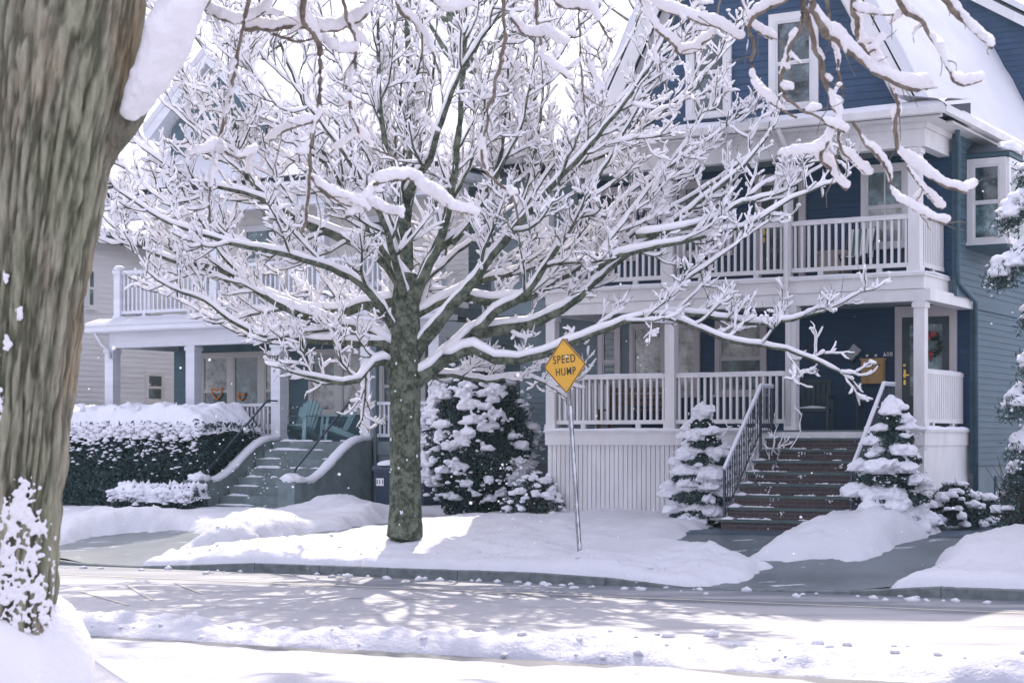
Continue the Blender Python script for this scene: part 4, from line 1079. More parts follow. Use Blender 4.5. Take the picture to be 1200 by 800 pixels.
# left wing roof
m = MB(); m.prism([(TW2-.2, 7.55), (34.5, 10.6), (46, 10.6), (46, 7.5)], BL-.2, GL+.5, lambda p, q, h: W(h, p, q)); m.build('roof', M['shingle'], hr)
q = MB()
def fn(u, v):
    s = BL-.25+(GL+1.2-BL+.25)*u; t = TW2-.25+(34.5-TW2+.25)*v
    return W(s, t, 7.6+3.05*v+.16+.05*float(fbm(np.array(s), np.array(t), 3)))
snow_sheet(q, fn, 20, 20); q.build('roof_snow', M['snow'], hr, True)
# shed dormer on the right slope
DT = 39.6
m = MB(); cheek = [(-12.75, 12.75), (-9.7, 10.85), (-9.7, 7.6), (-9.9, 7.7)]
lapc = MB()
z = 7.8
while z < 12.6:
    zz = z+.13
    def lim(zv):
        sl = -9.9-(zv-7.8)/PT - .02; sr = min(-9.7, -12.75+(12.75-zv)/.623) if zv > 10.85 else -9.7
        return sl, sr
    a0, b0 = lim(z); a1, b1 = lim(zz)
    if b0 > a0:
        lapc.quad([W(a0, DT-.014, z), W(b0, DT-.014, z), W(max(b1, a1), DT, zz), W(a1, DT, zz)]); lapc.quad([W(a0, DT, z), W(b0, DT, z), W(b0, DT-.014, z), W(a0, DT-.014, z)])
        lapc.quad([W(a0-.4, DT+.03, z-.02), W(b0, DT+.03, z-.02), W(max(b1, a1), DT+.03, zz+.02), W(a1-.4, DT+.03, zz+.02)])
    z = zz
lapc.build('dormer_wall', M['gable'], hr)
m = MB(); lap(m, lambda z: (DT, 45.8), 7.7, 10.8, .0, F=FS(-9.7), course=.13); m.build('dormer_wall', M['gable'], hr)
m = MB(); m.prism([(-12.9, 12.95), (-9.35, 10.72), (-9.35, 10.5), (-12.9, 12.7)], DT-.25, DT-.2, lambda p, q, h: W(p, h, q)); m.build('rake_board', M['white'], hr)
slope_slab(hr, 'roof', -9.35, 10.72, -13.0, 13.0, DT-.22, 46, .08, M['shingle'])
slope_slab(hr, 'roof_snow', -9.3, 10.80, -13.0, 13.1, DT-.28, 46, .2, M['snow'])
# oriel window on the side wall
m = MB()
m.box(BR, -8.62, 31.27, 32.9, 5.5, 5.58); m.box(BR, -8.58, 31.25, 32.92, 7.1, 7.18)
orl = m.build('oriel', M['grey'], hr)
tag(orl)
window(hr, BR+.015, -8.64, 5.6, 7.08, 31.3, F=W, tr_=M['white'], glass='glass', lower='glass_teal', tw=.11)
window(hr, 31.32, 32.85, 5.6, 7.08, 0, F=FS(-8.64), tr_=M['white'], glass='glass', lower='glass_teal', tw=.11)
m = MB(); m.box(BR, -8.66, 31.31, 32.85, 5.58, 7.1); m.build('oriel_box', M['glass_teal'], orl)
m = MB(); ap = W(BR, 32.1, 7.52); m.add([W(BR, 31.2, 7.18), W(-8.55, 31.2, 7.18), W(-8.55, 32.97, 7.18), W(BR, 32.97, 7.18), W(BR, 31.7, 7.45), W(BR, 32.5, 7.45)], [(0, 1, 4), (1, 2, 5, 4), (2, 3, 5), (0, 3, 2, 1)])
m.build('oriel_roof', M['shingle'], orl)
m = MB(); c = W(-8.72, 31.75, 7.26); m.blob(c, .22, .4, .16, .2, 3, -YAW); m.build('roof_snow', M['snow_pad'], orl, True)
# brick steps
treads = MB(); ris = MB(); sn = MB()
for kk in range(8):
    zt = 2.13-.193*kk; t1 = TF-.02-.275*kk; t0 = t1-.275
    ris.box(sA+.02, sB-.02, t0+.025, t1+.02, .2, zt-.045)
    treads.box(sA, sB, t0, t1+.02, zt-.045, zt)
    for _ in range(9):
        s = rng.choice([rng.uniform(sA+.05, sA+.6), rng.uniform(sB-.4, sB-.05), rng.uniform(sA, sB)], p=[.5, .2, .3]); L_ = rng.uniform(.05, .35)
        for j_ in range(int(L_/.03)+1):
            c = W(s+j_*.03, t1-rng.uniform(.0, .07), zt); r_ = rng.uniform(.015, .045); sn.blob(c, r_, r_*.8, r_*.55, .5, 1, 0)
    for _ in range(2):
        s = rng.uniform(sA+.05, sB-.1)
        for j_ in range(int(rng.integers(3, 12))):
            c = W(s+rng.normal()*.04, t0+.012, zt-.05-abs(rng.normal())*.05); r_ = rng.uniform(.006, .022); sn.blob(c, r_, .008, r_, .5, 1, -YAW, floor=-1)
    snow_strip(sn, sA+.0, sA+.22, t1-.14, zt, .13, .07)
st_ = ris.build('front_steps', M['brick'], hr); treads.build('tread', M['tread'], st_); sn.build('step_snow', M['snow_pad'], st_, True)
# iron handrails on the steps
for sx, has in ((sA+.03, 1), (sB-.03, 1)):
    m = MB()
    tb, zb = TF-2.1, 1.60; ttp, ztp = TF-.55, 3.03
    A = Vector(W(sx, tb, zb)); B = Vector(W(sx, ttp, ztp)); C = Vector(W(sx, TF-.02, ztp))
    m.bar(A, B, .055, .045); m.bar(B, C, .055, .045)
    hrl = m.build('handrail', M['railpaint'], hr)
    m = MB()
    for tt in (tb+.02, ttp, TF-.04):
        z1 = zb+(ztp-zb)*min(1, (tt-tb)/(ttp-tb)); kk = max(0, (TF-tt)/.275); zb0 = max(.6, 2.13-.193*int(kk))
        m.bar(W(sx, tt, zb0-.02), W(sx, tt, z1), .038)
    nb = 22
    for i in range(nb):
        tt = tb+.06+(TF-.08-tb)*i/(nb-1); z1 = zb+(ztp-zb)*min(1, (tt-tb)/(ttp-tb)); z0 = max(.72, z1-.82)
        m.bar(W(sx, tt, z0), W(sx, tt, z1), .014)
        if i % 2 == 0:
            for q_ in range(3):
                zc_ = z1-.2-.14*q_
                if zc_ > z0: m.tube(np.array([np.array(W(sx, tt+.03*math.cos(a_), zc_+.05*math.sin(a_))) for a_ in np.linspace(0, 6.28, 8)]), [.006]*8, 4, cap=False)
    m.bar(W(sx, tb+.02, zb-.78), W(sx, ttp, ztp-.78), .02)
    m.bar(W(sx, ttp, ztp-.78), W(sx, TF-.04, ztp-.78), .02)
    m.build('baluster_panel', M['iron'], hrl)
    q = MB(); Pq = np.array([np.array(W(sx, tb+(ttp-tb)*u, zb+(ztp-zb)*u+.03)) for u in np.linspace(0, 1, 16)]+[np.array(W(sx, ttp+(TF-ttp)*u, ztp+.03)) for u in np.linspace(.2, 1, 5)])
    q.tube(Pq, .026*(1+.3*rng.random(len(Pq))), 6, sq=.8); q.build('rail_snow', M['snow_pad'], hrl, True)
# snow on deck edges
q = MB()
snow_strip(q, SL-.03, sA, TF+.0, ZF+.005, .06, .05); snow_strip(q, sB+.03, SR+.05, TF+.0, ZF+.005, .07, .08)
snow_strip(q, TF, TW1, .0, ZF+.005, .06, .07, F=FS(SR+.0)); snow_strip(q, SL-.03, SR+.03, TF+.0, ZB+.02, .07, .05); snow_strip(q, TF, TW2, 0, ZB+.02, .06, .06, F=FS(SR))
q.build('deck_snow', M['snow_pad'], hr, True)

# things on the navy house's porches
o = thing('mailbox', W(sof(1024.5, TW1), TW1-.1, 3.15), 'bank of three light oak mailboxes on the navy porch wall', 'mailbox')
m = MB(); s0, s1 = sof(1012, TW1), sof(1038, TW1); z0, z1 = 3.14, 3.58
m.box(s0, s1, TW1-.14, TW1-.02, z0, z1); m.box(s0-.02, s1+.02, TW1-.16, TW1-.02, z1, z1+.03); m.build('case', M['wood'], o)
for i in range(3):
    a = s0+(s1-s0)*(i/3)+.012; b = s0+(s1-s0)*((i+1)/3)-.012
    m = MB(); m.box(a, b, TW1-.155, TW1-.14, z0+.03, z1-.03); d = m.build('mailbox_door', M['wood'], o)
    m = MB(); m.box((a+b)/2-.02, (a+b)/2+.02, TW1-.163, TW1-.155, z1-.12, z1-.09); m.build('lock', M['iron'], d)
for i in range(3):
    m = MB(); s = s0+.08+i*.17; m.box(s-.02, s+.02, TW1-.045, TW1-.018, 3.645, 3.685)
    lab = ['left round pale doorbell above the oak mailboxes', 'middle round pale doorbell above the oak mailboxes', 'right pale doorbell beside the white house number'][i].replace('round ', 'small ')
    tag(m.build('doorbell', M['whitetext'], None), lab, 'doorbell', 'doorbells above the mailboxes')
def packet(s, z, rot, w, h, label):
    o = thing('mail_holder', W(s, TW1-.06, z), label, 'mail holder')
    m = MB(); c, s_ = math.cos(rot), math.sin(rot)
    F_ = lambda p, q, r: W(s+p*c-r*s_, TW1-.05-q, z+p*s_+r*c)
    m.box(-w, w, -.03, .05, -h, h, F_); m.box(-w*.9, w*.9, .05, .06, -h*.8, h*.2, F_); m.build('newspaper', M['papergrey'], o)
    m = MB(); m.box(-w-.02, w+.02, -.035, .07, -h-.03, -h, F_); m.box(-w-.02, -w, -.035, .07, -h, 0, F_); m.box(w, w+.02, -.035, .07, -h, 0, F_); m.build('bracket', M['iron'], o)
packet(sof(1001.5, TW1), 3.73, -.7, .09, .13, 'pale folded newspaper tucked in upper wall bracket left of the mailboxes')
packet(sof(1005.5, TW1), 3.08, .35, .11, .06, 'pale newspaper in the lower wall bracket under the mailboxes')
# wreath on the door
wc = np.array(W(sof(1092, TW1), TW1-.08, 3.82)); o = thing('wreath', wc, 'small evergreen wreath with red bows hanging on the dark front door', 'wreath')
m = MB(); R_w = .17
for i in range(260):
    a = rng.uniform(0, 6.28); rr_ = R_w+rng.normal()*.03; p = wc+np.array(UX)*math.cos(a)*rr_+np.array([0, 0, 1])*math.sin(a)*rr_+np.array(NX)*rng.normal()*.02
    m.leaves([p], .08, .3)
m.build('ring', M['greenw'], o)
m = MB()
for a, b in ((0, .16), (.02, -.16), (-.06, .2), (.07, .2)): m.blob(wc+np.array(UX)*a+np.array([0, 0, b])-np.array(NX)*.04, .055, .03, .06, .4, 2, floor=-1)
m.bar(tuple(wc+np.array([0, 0, -.12])-np.array(NX)*.05), tuple(wc+np.array(UX)*.03+np.array([0, 0, -.3])-np.array(NX)*.05), .05, .01)
m.build('bow', M['red'], o)
# seating
def armchair(s, t, z, rot, label):
    o = thing('porch_chair', W(s, t, z), label, 'chair')
    c, sn_ = math.cos(rot), math.sin(rot)
    F_ = lambda p, q, r: W(s+p*c-q*sn_, t+p*sn_+q*c, z+r)
    m = MB(); m.box(-.28, .28, -.27, .27, .34, .40, F_); m.build('seat', M['darkchair'], o)
    m = MB()
    for i in range(6): m.box(-.27+i*.095, -.27+i*.095+.07, .24+.0, .30, .40, .88, F_)
    m.box(-.3, .3, .24, .31, .86, .93, F_); m.build('backrest', M['darkchair'], o)
    for x in (-.3, .3):
        for y in (-.25, .27):
            m = MB(); m.box(x-.025, x+.025, y-.025, y+.025, 0, .6, F_); m.build('leg', M['darkchair'], o)
        m = MB(); m.box(x-.04, x+.04, -.3, .3, .6, .635, F_); m.build('armrest', M['darkchair'], o)
    m = MB(); m.blob(F_(0, -.1, .40), .26, .18, .05, .2, 2, -YAW+rot); m.build('seat_snow', M['snow_pad'], o, True)
    return o
armchair(sof(953, 30.6), 30.6, ZF, .2, 'dark slatted porch armchair with snow on its seat beside the steps')
o = thing('porch_table', W(sof(1020, 31.2), 31.2, ZF), 'small dark side table below the mailboxes', 'table')
s_ = sof(1020, 31.2)
m = MB(); m.box(s_-.25, s_+.25, 31.0, 31.4, .52+ZF, .56+ZF); m.build('tabletop', M['darkchair'], o)
for x in (-.2, .2):
    for y in (-.15, .15):
        m = MB(); m.box(s_+x-.02, s_+x+.02, 31.2+y-.02, 31.2+y+.02, ZF, ZF+.52); m.build('leg', M['darkchair'], o)
o = thing('bench', W(sof(735, 31), 31, ZF), 'brown wooden bench behind the white balusters of the lower porch', 'bench')
s0 = sof(705, 31.1); s1 = sof(790, 31.1)
m = MB()
for i in range(4): m.box(s0, s1, 30.85+i*.12, 30.95+i*.12, ZF+.40, ZF+.43)
m.build('seat', M['woodbench'], o)
m = MB()
for i in range(3): m.box(s0, s1, 31.36, 31.39, ZF+.5+i*.13, ZF+.6+i*.13)
m.build('backrest', M['woodbench'], o)
for x in (s0+.05, s1-.05):
    for y, zt in ((30.88, .4), (31.34, .9)):
        m = MB(); m.box(x-.03, x+.03, y-.03, y+.03, ZF, ZF+zt); m.build('leg', M['woodbench'], o)
# balcony: tan box and striped folding chair
s0, s1 = sof(965, 30.2), sof(994, 30.2)
o = thing('storage_box', W((s0+s1)/2, 30.2, ZB), 'tan storage box beside the striped chair on the upper balcony', 'box')
m = MB(); m.box(s0, s1, 29.95, 30.4, ZB+.005, ZB+.5); m.build('body', M['card'], o)
m = MB(); m.box(s0-.02, s1+.02, 29.93, 30.42, ZB+.5, ZB+.55); m.build('lid', M['card'], o)
sc_ = sof(1007, 30.2); o = thing('folding_chair', W(sc_, 30.1, ZB), 'folding chair with green and white striped back on the upper balcony', 'chair')
m = MB(); m2 = MB()
F_ = lambda p, q, r: W(sc_+p+q*.0, 30.05+q+.25*max(0, r-.4), ZB+r)
for i in range(9):
    (m if i % 2 else m2).box(-.22+i*.05, -.172+i*.05, .2, .22, .42, .95, F_); (m if i % 2 else m2).box(-.22+i*.05, -.172+i*.05, -.2, .2, .40, .42, F_)
m.build('canvas', mat('green_stripe', (.10, .2, .15), .7), o); m2.build('canvas', M['whitetext'], o)
m = MB()
for x in (-.25, .25):
    m.bar(F_(x, -.22, 0), F_(x, .22, .98), .03); m.bar(F_(x, .28, 0), F_(x, -.2, .45), .03)
m.build('frame', M['iron'], o)

# ================================================================== LEFT HOUSE
hl = thing('cream_house', W(-26.5, 36, .4), 'pale cream house with long double porch and curved stoop', 'house')
LT, LW = 32.5, 34.7
LS0, LS1 = -31.1, -21.4
z1F, z2F = 2.06, 5.1
lw = M['leftwhite']
m = MB(); lap(m, lambda z: (LS0+.1, LS1-.05), z1F, 4.6, LW); m.build('porch_wall', M['teal'], hl)
m = MB(); lap(m, lambda z: (LS0+.1, LS1-.05), 4.9, 7.9, LW-.9); m.build('wall', M['cream'], hl)
m = MB(); m.box(LS0+.15, LS1-.08, LW+.02, 47, .2, 7.9); m.box(LS0+.15, LS1-.08, LW-.88, LW+.02, 4.6, 7.9); m.build('wall', M['cream'], hl)
m = MB(); lap(m, lambda z: (LT+1.3, 47), 4.6, 7.9, 0, F=FS(LS1-.05)); lap(m, lambda z: (LW, 47), 1.2, 4.6, 0, F=FS(LS1-.05)); m.build('side_wall', M['side_grey'], hl)
m = MB(); m.box(LS0, LS1, LT, LW, z1F-.06, z1F); m.build('porch_floor', M['floor'], hl)
m = MB(); m.box(LS0, -26.05, LT-.02, LT+.04, z1F-.3, z1F); m.box(-23.15, LS1, LT-.02, LT+.04, z1F-.3, z1F); m.box(LS1-.04, LS1, LT+.04, LW, z1F-.3, z1F); m.build('porch_fascia', M['concrete_green'], hl)
m = MB(); lap(m, lambda z: (-23.1, LS1-.02), .3, z1F-.3, LT+.03); m.box(LS0, -26.1, LT+.03, LT+.08, .3, z1F-.3); m.build('porch_skirt', M['side_grey'], hl)
m = MB(); lap(m, lambda z: (LT+.05, LW), .3, z1F-.3, 0, F=FS(LS1-.02)); m.build('porch_skirt', M['side_grey'], hl)
lp_ = [sof(px, LT+.15) for px in (132, 227, 327, 432)]+[LS1-.15]
for s in lp_: post(hl, s, LT+.15, z1F, 4.36, .27, M['leftwhite'])
m = MB()
m.box(LS0-.05, LS1, LT-.0, LT+.3, 4.36, 4.72); m.box(LS0-.05, LS0+.25, LT+.3, LW, 4.36, 4.72); m.box(LS1-.3, LS1, LT+.3, LW, 4.36, 4.72)
m.build('porch_beam', lw, hl)
m = MB(); m.box(LS0-.45, LS1+.3, LT-.4, LT+.3, 4.72, 4.84); m.box(LS0-.45, LS0, LT+.3, LW, 4.72, 4.84); m.box(LS0-.5, LS1+.35, LT-.45, LT-.4, 4.75, 4.9); m.build('cornice', lw, hl)
m = MB(); m.box(LS0+.25, LS1-.3, LT+.3, LW, 4.6, 4.62); m.build('porch_ceiling', M['ceiling'], hl)
m = MB(); m.prism([(LT-.45, 4.86), (LT+.15, 5.02), (LT+.15, 4.85), (LT-.45, 4.84)], LS0-.45, LS1+.3, lambda p, q, h: W(h, p, q)); m.box(LS0, LS1, LT+.15, LW-.88, 4.84, 5.05); m.build('porch_roof', M['found'], hl)
q = MB()
def fn(u, v):
    s = LS0-.5+(LS1+.35-LS0+.5)*u; t = LT-.47+.6*v; e = min(1, v*5)
    return W(s, t, 4.88+.15*v+e**.5*(.05+.08*float(fbm(np.array(s*1.5), np.array(t*3), 3))))
snow_sheet(q, fn, 150, 9)
snow_strip(q, LS0, LS1, LT+.15, 5.06, .12, .09)
q.build('roof_snow', M['snow'], hl, True)
up = [LS0+.1, LS0+3.2, LS0+6.4, LS1-.1]
for i, s in enumerate(up): post(hl, s, LT+.2, 5.05, 6.32 if i == 0 else 7.55, .2, lw)
m = MB(); m.blob(W(up[0], LT+.2, 6.32), .16, .16, .1, .2, 2); m.build('post_snow', M['snow_pad'], hl, True)
for a, b in zip(up[:-1], up[1:]): railing(hl, a+.1, b-.1, LT+.2, 5.2, 6.25, lw, gap=.135)
railing(hl, LT+.3, LW-.95, 0, 5.2, 6.25, lw, F=FS(LS0+.15))
for a, b in ((lp_[1], lp_[2]), (lp_[3], lp_[4])): railing(hl, a+.14, b-.14, LT+.15, z1F+.1, 2.95, lw, gap=.12, snow=False)
railing(hl, lp_[0]+.14, lp_[1]-.14, LT+.15, z1F+.1, 2.95, lw, gap=.12, snow=False)
def lwn(px0, px1, z0, z1, t, **k): window(hl, sof(px0, t), sof(px1, t), z0, z1, t-.016, **k)
lwn(236, 272, 2.4, 4.3, LW, glass='glass_blind', lower='glass_teal', tr_=M['cream'])
lwn(272, 308, 2.25, 4.3, LW, glass='glass_teal', lower='glass_teal', tr_=M['cream'], meet=False)
lwn(308, 340, 2.4, 4.3, LW, glass='glass_blind', lower='glass_teal', tr_=M['cream'])
lwn(363, 398, 2.75, 4.3, LW, glass='glass_teal', lower='glass_blind', tr_=M['cream'])
lwn(398, 424, 2.75, 4.3, LW, glass='glass_blind', lower='glass_blind', tr_=M['cream'])
lwn(446, 470, 2.6, 4.2, LW, glass='glass_teal', tr_=M['cream']); lwn(484, 500, 2.3, 4.3, LW, glass='glass', tr_=M['cream'], meet=False)
for a, b in ((236, 262), (285, 330), (350, 385), (420, 455)): lwn(a, b, 5.7, 7.3, LW-.9, glass='glass_teal', lower='glass_blind', tr_=lw)
text_mesh('104', .17, W(lp_[2]-.02, LT-.02, 3.98), UX, UZ, M['black'], 'house_number', hl)
# upper eave and roof
m = MB(); m.box(LS0-.1, LS1+.1, LT+.0, LT+.3, 7.5, 7.85); m.box(LS0-.4, LS1+.4, LT-.35, LT+.3, 7.85, 8.0); m.box(LS0-.4, LS0-.1, LT+.3, 47, 7.85, 8.0); m.box(LS1+.1, LS1+.4, LT+.3, 47, 7.85, 8.0); m.box(LS0-.1, LS1+.1, LT+.3, LW-.8, 7.8, 7.84); m.build('cornice', lw, hl)
m = MB()
c_ = (LS0+LS1)/2
eL, eR, eF, eB = LS0-.4, LS1+.4, LT-.35, 47
zr = 11.6
V = [W(eL, eF, 8.0), W(eR, eF, 8.0), W(eR, eB, 8.0), W(eL, eB, 8.0), W(c_-1.2, eF+4.5, zr), W(c_+1.2, eF+4.5, zr), W(c_+1.2, eB-4.5, zr), W(c_-1.2, eB-4.5, zr)]
fs = [(0, 1, 5, 4), (1, 2, 6, 5), (2, 3, 7, 6), (3, 0, 4, 7), (4, 5, 6, 7), (3, 2, 1, 0)]
m.add(V, fs); m.build('roof', M['shingle'], hl)
q = MB(); up_ = lambda v, d: (v[0], v[1], v[2]+d)
q.add([up_(v, .14) for v in V], fs); q.build('roof_snow', M['snow'], hl)
# front dormer
ds = sof(255, LT+.9); m = MB()
lap(m, lambda z: (ds-1.5, ds+1.5) if z < 9.75 else (ds-1.5+(z-9.75)/.9, ds+1.5-(z-9.75)/.9), 8.1, 11.05, LT+.9, .13)
m.build('dormer_wall', M['teal'], hl)
m = MB()
for sg in (-1, 1):
    m.prism([(ds+sg*1.85, 9.5), (ds, 11.25), (ds, 11.45), (ds+sg*1.95, 9.62)], LT+.5, 37.5, lambda p, q_, h: W(p, h, q_))
    m.prism([(ds+sg*1.9, 9.45), (ds, 11.2), (ds, 11.48), (ds+sg*2.0, 9.7)], LT+.46, LT+.5, lambda p, q_, h: W(p, h, q_))
m.build('dormer_roof', lw, hl)
m = MB()
for sg in (-1, 1): m.prism([(ds+sg*2.0, 9.68), (ds, 11.45), (ds, 11.66), (ds+sg*2.02, 9.86)], LT+.44, 37.5, lambda p, q_, h: W(p, h, q_))
m.build('roof_snow', M['snow'], hl)
window(hl, ds-.95, ds-.1, 8.5, 9.8, LT+.88, tr_=lw, glass='glass'); window(hl, ds+.1, ds+.95, 8.5, 9.8, LT+.88, tr_=lw, glass='glass')
# curved stoop
treads = MB(); sn = MB()
for kk in range(8):
    zt = z1F-.2*kk; t1 = LT-.02-.31*kk
    treads.box(-25.75, -23.45, t1-.31, t1, .1, zt)
    for _ in range(5):
        s = rng.choice([rng.uniform(-25.7, -25.3), rng.uniform(-25.7, -23.6)]); sn.blob(W(s, t1-.08, zt), rng.uniform(.08, .25), .06, .03, .5, 2, -YAW)
    snow_strip(sn, -25.7, -25.2+rng.uniform(-.2, .6), t1-.06, zt, .07, .06)
stp = treads.build('front_steps', M['concrete_green'], hl); sn.build('step_snow', M['snow_pad'], stp, True)
for sc0 in (-25.9, -23.3):
    m = MB(); q = MB()
    ts = np.linspace(LT-.0, LT-2.55, 26)
    def zc(t):
        u = (LT-t)/2.55
        return .42+.75+(z1F-.35+.42-.42-.75+.35)*0 + (z1F+.02-1.17)*(1-sstep(np.array((u-.12)/.8)))
    for k_ in range(len(ts)-1):
        t1, t0 = ts[k_], ts[k_+1]; z1_, z0_ = float(zc(t1)), float(zc(t0))
        P = [W(sc0-.11, t0, .1), W(sc0+.11, t0, .1), W(sc0+.11, t1, .1), W(sc0-.11, t1, .1), W(sc0-.11, t0, z0_), W(sc0+.11, t0, z0_), W(sc0+.11, t1, z1_), W(sc0-.11, t1, z1_)]
        m.add(P, [(4, 5, 6, 7), (1, 2, 6, 5), (3, 0, 4, 7), (0, 1, 5, 4)])
    m.box(sc0-.22, sc0+.22, LT-2.95, LT-2.5, .1, 1.22)
    w_ = m.build('stoop_wall', M['concrete_green'], hl)
    Pq = np.array([np.array(W(sc0, t, float(zc(t))+.035)) for t in ts]); q.tube(Pq, .13*(1+.15*rng.random(len(Pq))), 8, sq=.6)
    q.blob(W(sc0, LT-2.72, 1.24), .25, .25, .14, .4, 3); q.build('wall_snow', M['snow_pad'], w_, True)
for sx, in ((-25.9,), (-23.5,)):
    m = MB(); m.bar(W(sx, LT-2.4, 1.45), W(sx, LT-.35, 3.0), .035); m.bar(W(sx, LT-.35, 3.0), W(sx, LT+.1, 3.0), .035); m.bar(W(sx, LT+.08, 3.0), W(sx, LT+.08, z1F), .035); m.bar(W(sx, LT-2.38, 1.46), W(sx, LT-2.38, .9), .035)
    m.build('handrail', M['iron'], hl)
m = MB(); sd = sof(440, LT-.05); m.tube(np.array([W(sd, LT-.3, 4.8), W(sd, LT-.06, 4.5), W(sd, LT-.06, 4.3), W(sd, LT-.06, .6)]), [.045]*4, 8); m.build('downspout', M['side_grey'], hl, True)
m = MB(); sd = sof(124, LT-.05); m.tube(np.array([W(sd-.1, LT-.35, 4.76), W(sd+.0, LT-.2, 4.45), W(sd+.1, LT-.06, 4.3), W(sd+.12, LT-.02, 4.1)]), [.04]*4, 8); m.build('downspout', lw, hl, True)

# adirondack chairs
def adirondack(s, t, z, rot, label):
    o = thing('adirondack_chair', W(s, t, z), label, 'chair', 'adirondack chairs on the porch')
    c, sn_ = math.cos(rot), math.sin(rot); g = M['green_chair']
    F_ = lambda p, q, r: W(s+p*c-q*sn_, t+p*sn_+q*c, z+r)
    m = MB()
    for i in range(7):
        x = -.25+i*.083; h = .98-.018*(i-3)**2*1.0; fan = (i-3)*.012
        P = [F_(x-.036, .12, .26), F_(x+.036, .12, .26), F_(x+.04+fan, .42, h), F_(x-.04+fan, .42, h), F_(x-.036, .15, .26), F_(x+.036, .15, .26), F_(x+.04+fan, .45, h), F_(x-.04+fan, .45, h)]
        m.add(P, [(0, 1, 2, 3), (7, 6, 5, 4), (0, 4, 5, 1), (3, 2, 6, 7), (0, 3, 7, 4), (1, 5, 6, 2)])
    m.build('backrest', g, o)
    m = MB()
    for i in range(5):
        y0 = -.35+i*.1; zz = .40-.028*i; m.box(-.28, .28, y0, y0+.085, zz-.025, zz, F_)
    m.build('seat', g, o)
    for sg in (-1, 1):
        m = MB(); x = sg*.34; m.box(x-.07, x+.07, -.42, .3, .585, .61, F_); m.build('armrest', g, o)
        m = MB(); P = [F_(x-.05, -.40, 0), F_(x+.05, -.40, 0), F_(x+.05, -.34, .58), F_(x-.05, -.34, .58), F_(x-.05, -.36, 0), F_(x+.05, -.36, 0), F_(x+.05, -.30, .58), F_(x-.05, -.30, .58)]
        m.add(P, [(0, 1, 2, 3), (7, 6, 5, 4), (0, 4, 5, 1), (3, 2, 6, 7), (0, 3, 7, 4), (1, 5, 6, 2)]); m.build('leg', g, o)
        m = MB(); x = sg*.29; m.bar(F_(x, -.36, .36), F_(x, .5, .02), .03, .12); m.build('leg', g, o)
adirondack(sof(353, 33.3), 33.3, z1F, 0.05, 'teal adirondack chair facing the steps, the left one')
adirondack(sof(397, 33.3), 33.3, z1F, -.75, 'teal adirondack chair turned sideways on the porch, the right one')
# orange star shapes hanging in the left windows
for (px, z, rr_, lab) in ((253, 3.30, .18, 'larger orange foil heart hanging in the left window pane'), (281, 3.2, .12, 'smaller orange foil heart hanging in the dark screen door')):
    s = sof(px, LW-.1); m = MB()
    pts = [(-1, .55), (0, .25), (1, .55), (.7, -.5), (0, -1), (-.7, -.5)]
    for i in range(6):
        a = pts[i]; b = pts[(i+1) % 6]; m.bar(W(s+a[0]*rr_, LW-.06, z+a[1]*rr_), W(s+b[0]*rr_, LW-.06, z+b[1]*rr_), .022, .035)
    tag(m.build('window_ornament', M['orange']), lab, 'ornament')
# trash carts
def cart(s, t, z, label, num=False):
    o = thing('trash_cart', W(s, t, z), label, 'trash cart', 'wheeled carts beside the cream house')
    m = MB(); F_ = W
    P = [F_(s-.24, t-.26, z+.06), F_(s+.24, t-.26, z+.06), F_(s+.24, t+.26, z+.06), F_(s-.24, t+.26, z+.06), F_(s-.30, t-.33, z+.98), F_(s+.30, t-.33, z+.98), F_(s+.30, t+.33, z+.98), F_(s-.30, t+.33, z+.98)]
    m.add(P, [(3, 2, 1, 0), (4, 5, 6, 7), (0, 1, 5, 4), (1, 2, 6, 5), (2, 3, 7, 6), (3, 0, 4, 7)]); m.box(s-.32, s+.32, t-.35, t+.35, z+.93, z+.98); m.build('body', M['cart'], o)
    m = MB(); m.prism([(-.36, .98), (-.3, 1.04), (.3, 1.08), (.36, .98)], s-.33, s+.33, lambda p, q, h: W(h, t+p, z+q)); m.build('lid', M['cart'], o)
    m = MB(); m.bar(W(s-.26, t+.38, z+1.0), W(s+.26, t+.38, z+1.0), .03); m.build('handle', M['cart'], o)
    for sg in (-1, 1):
        m = MB(); P = np.array([W(s+sg*.25, t+.28, z+.12), W(s+sg*.31, t+.28, z+.12)]); m.tube(P, [.12, .12], 14); m.build('wheel', M['black'], o)
    q = MB(); q.blob(W(s, t, z+1.05), .36, .34, .13, .12, 3, -YAW, floor=0); q.build('lid_snow', M['snow_pad'], o, True)
    if num:
        m = MB(); m.box(s-.22, s-.02, t-.335, t-.325, z+.62, z+.78); m.build('label_plate', M['whitetext'], o)
        text_mesh('311', .13, W(s-.12, t-.341, z+.70), UX, UZ, M['black'], 'cart_number', o)
cart(sof(461, 31.3), 31.3, .50, 'navy wheeled trash cart with white number plate beside the tree trunk', True)
cart(sof(494, 31.6), 31.6, .52, 'navy wheeled trash cart next to the tall evergreen bush')

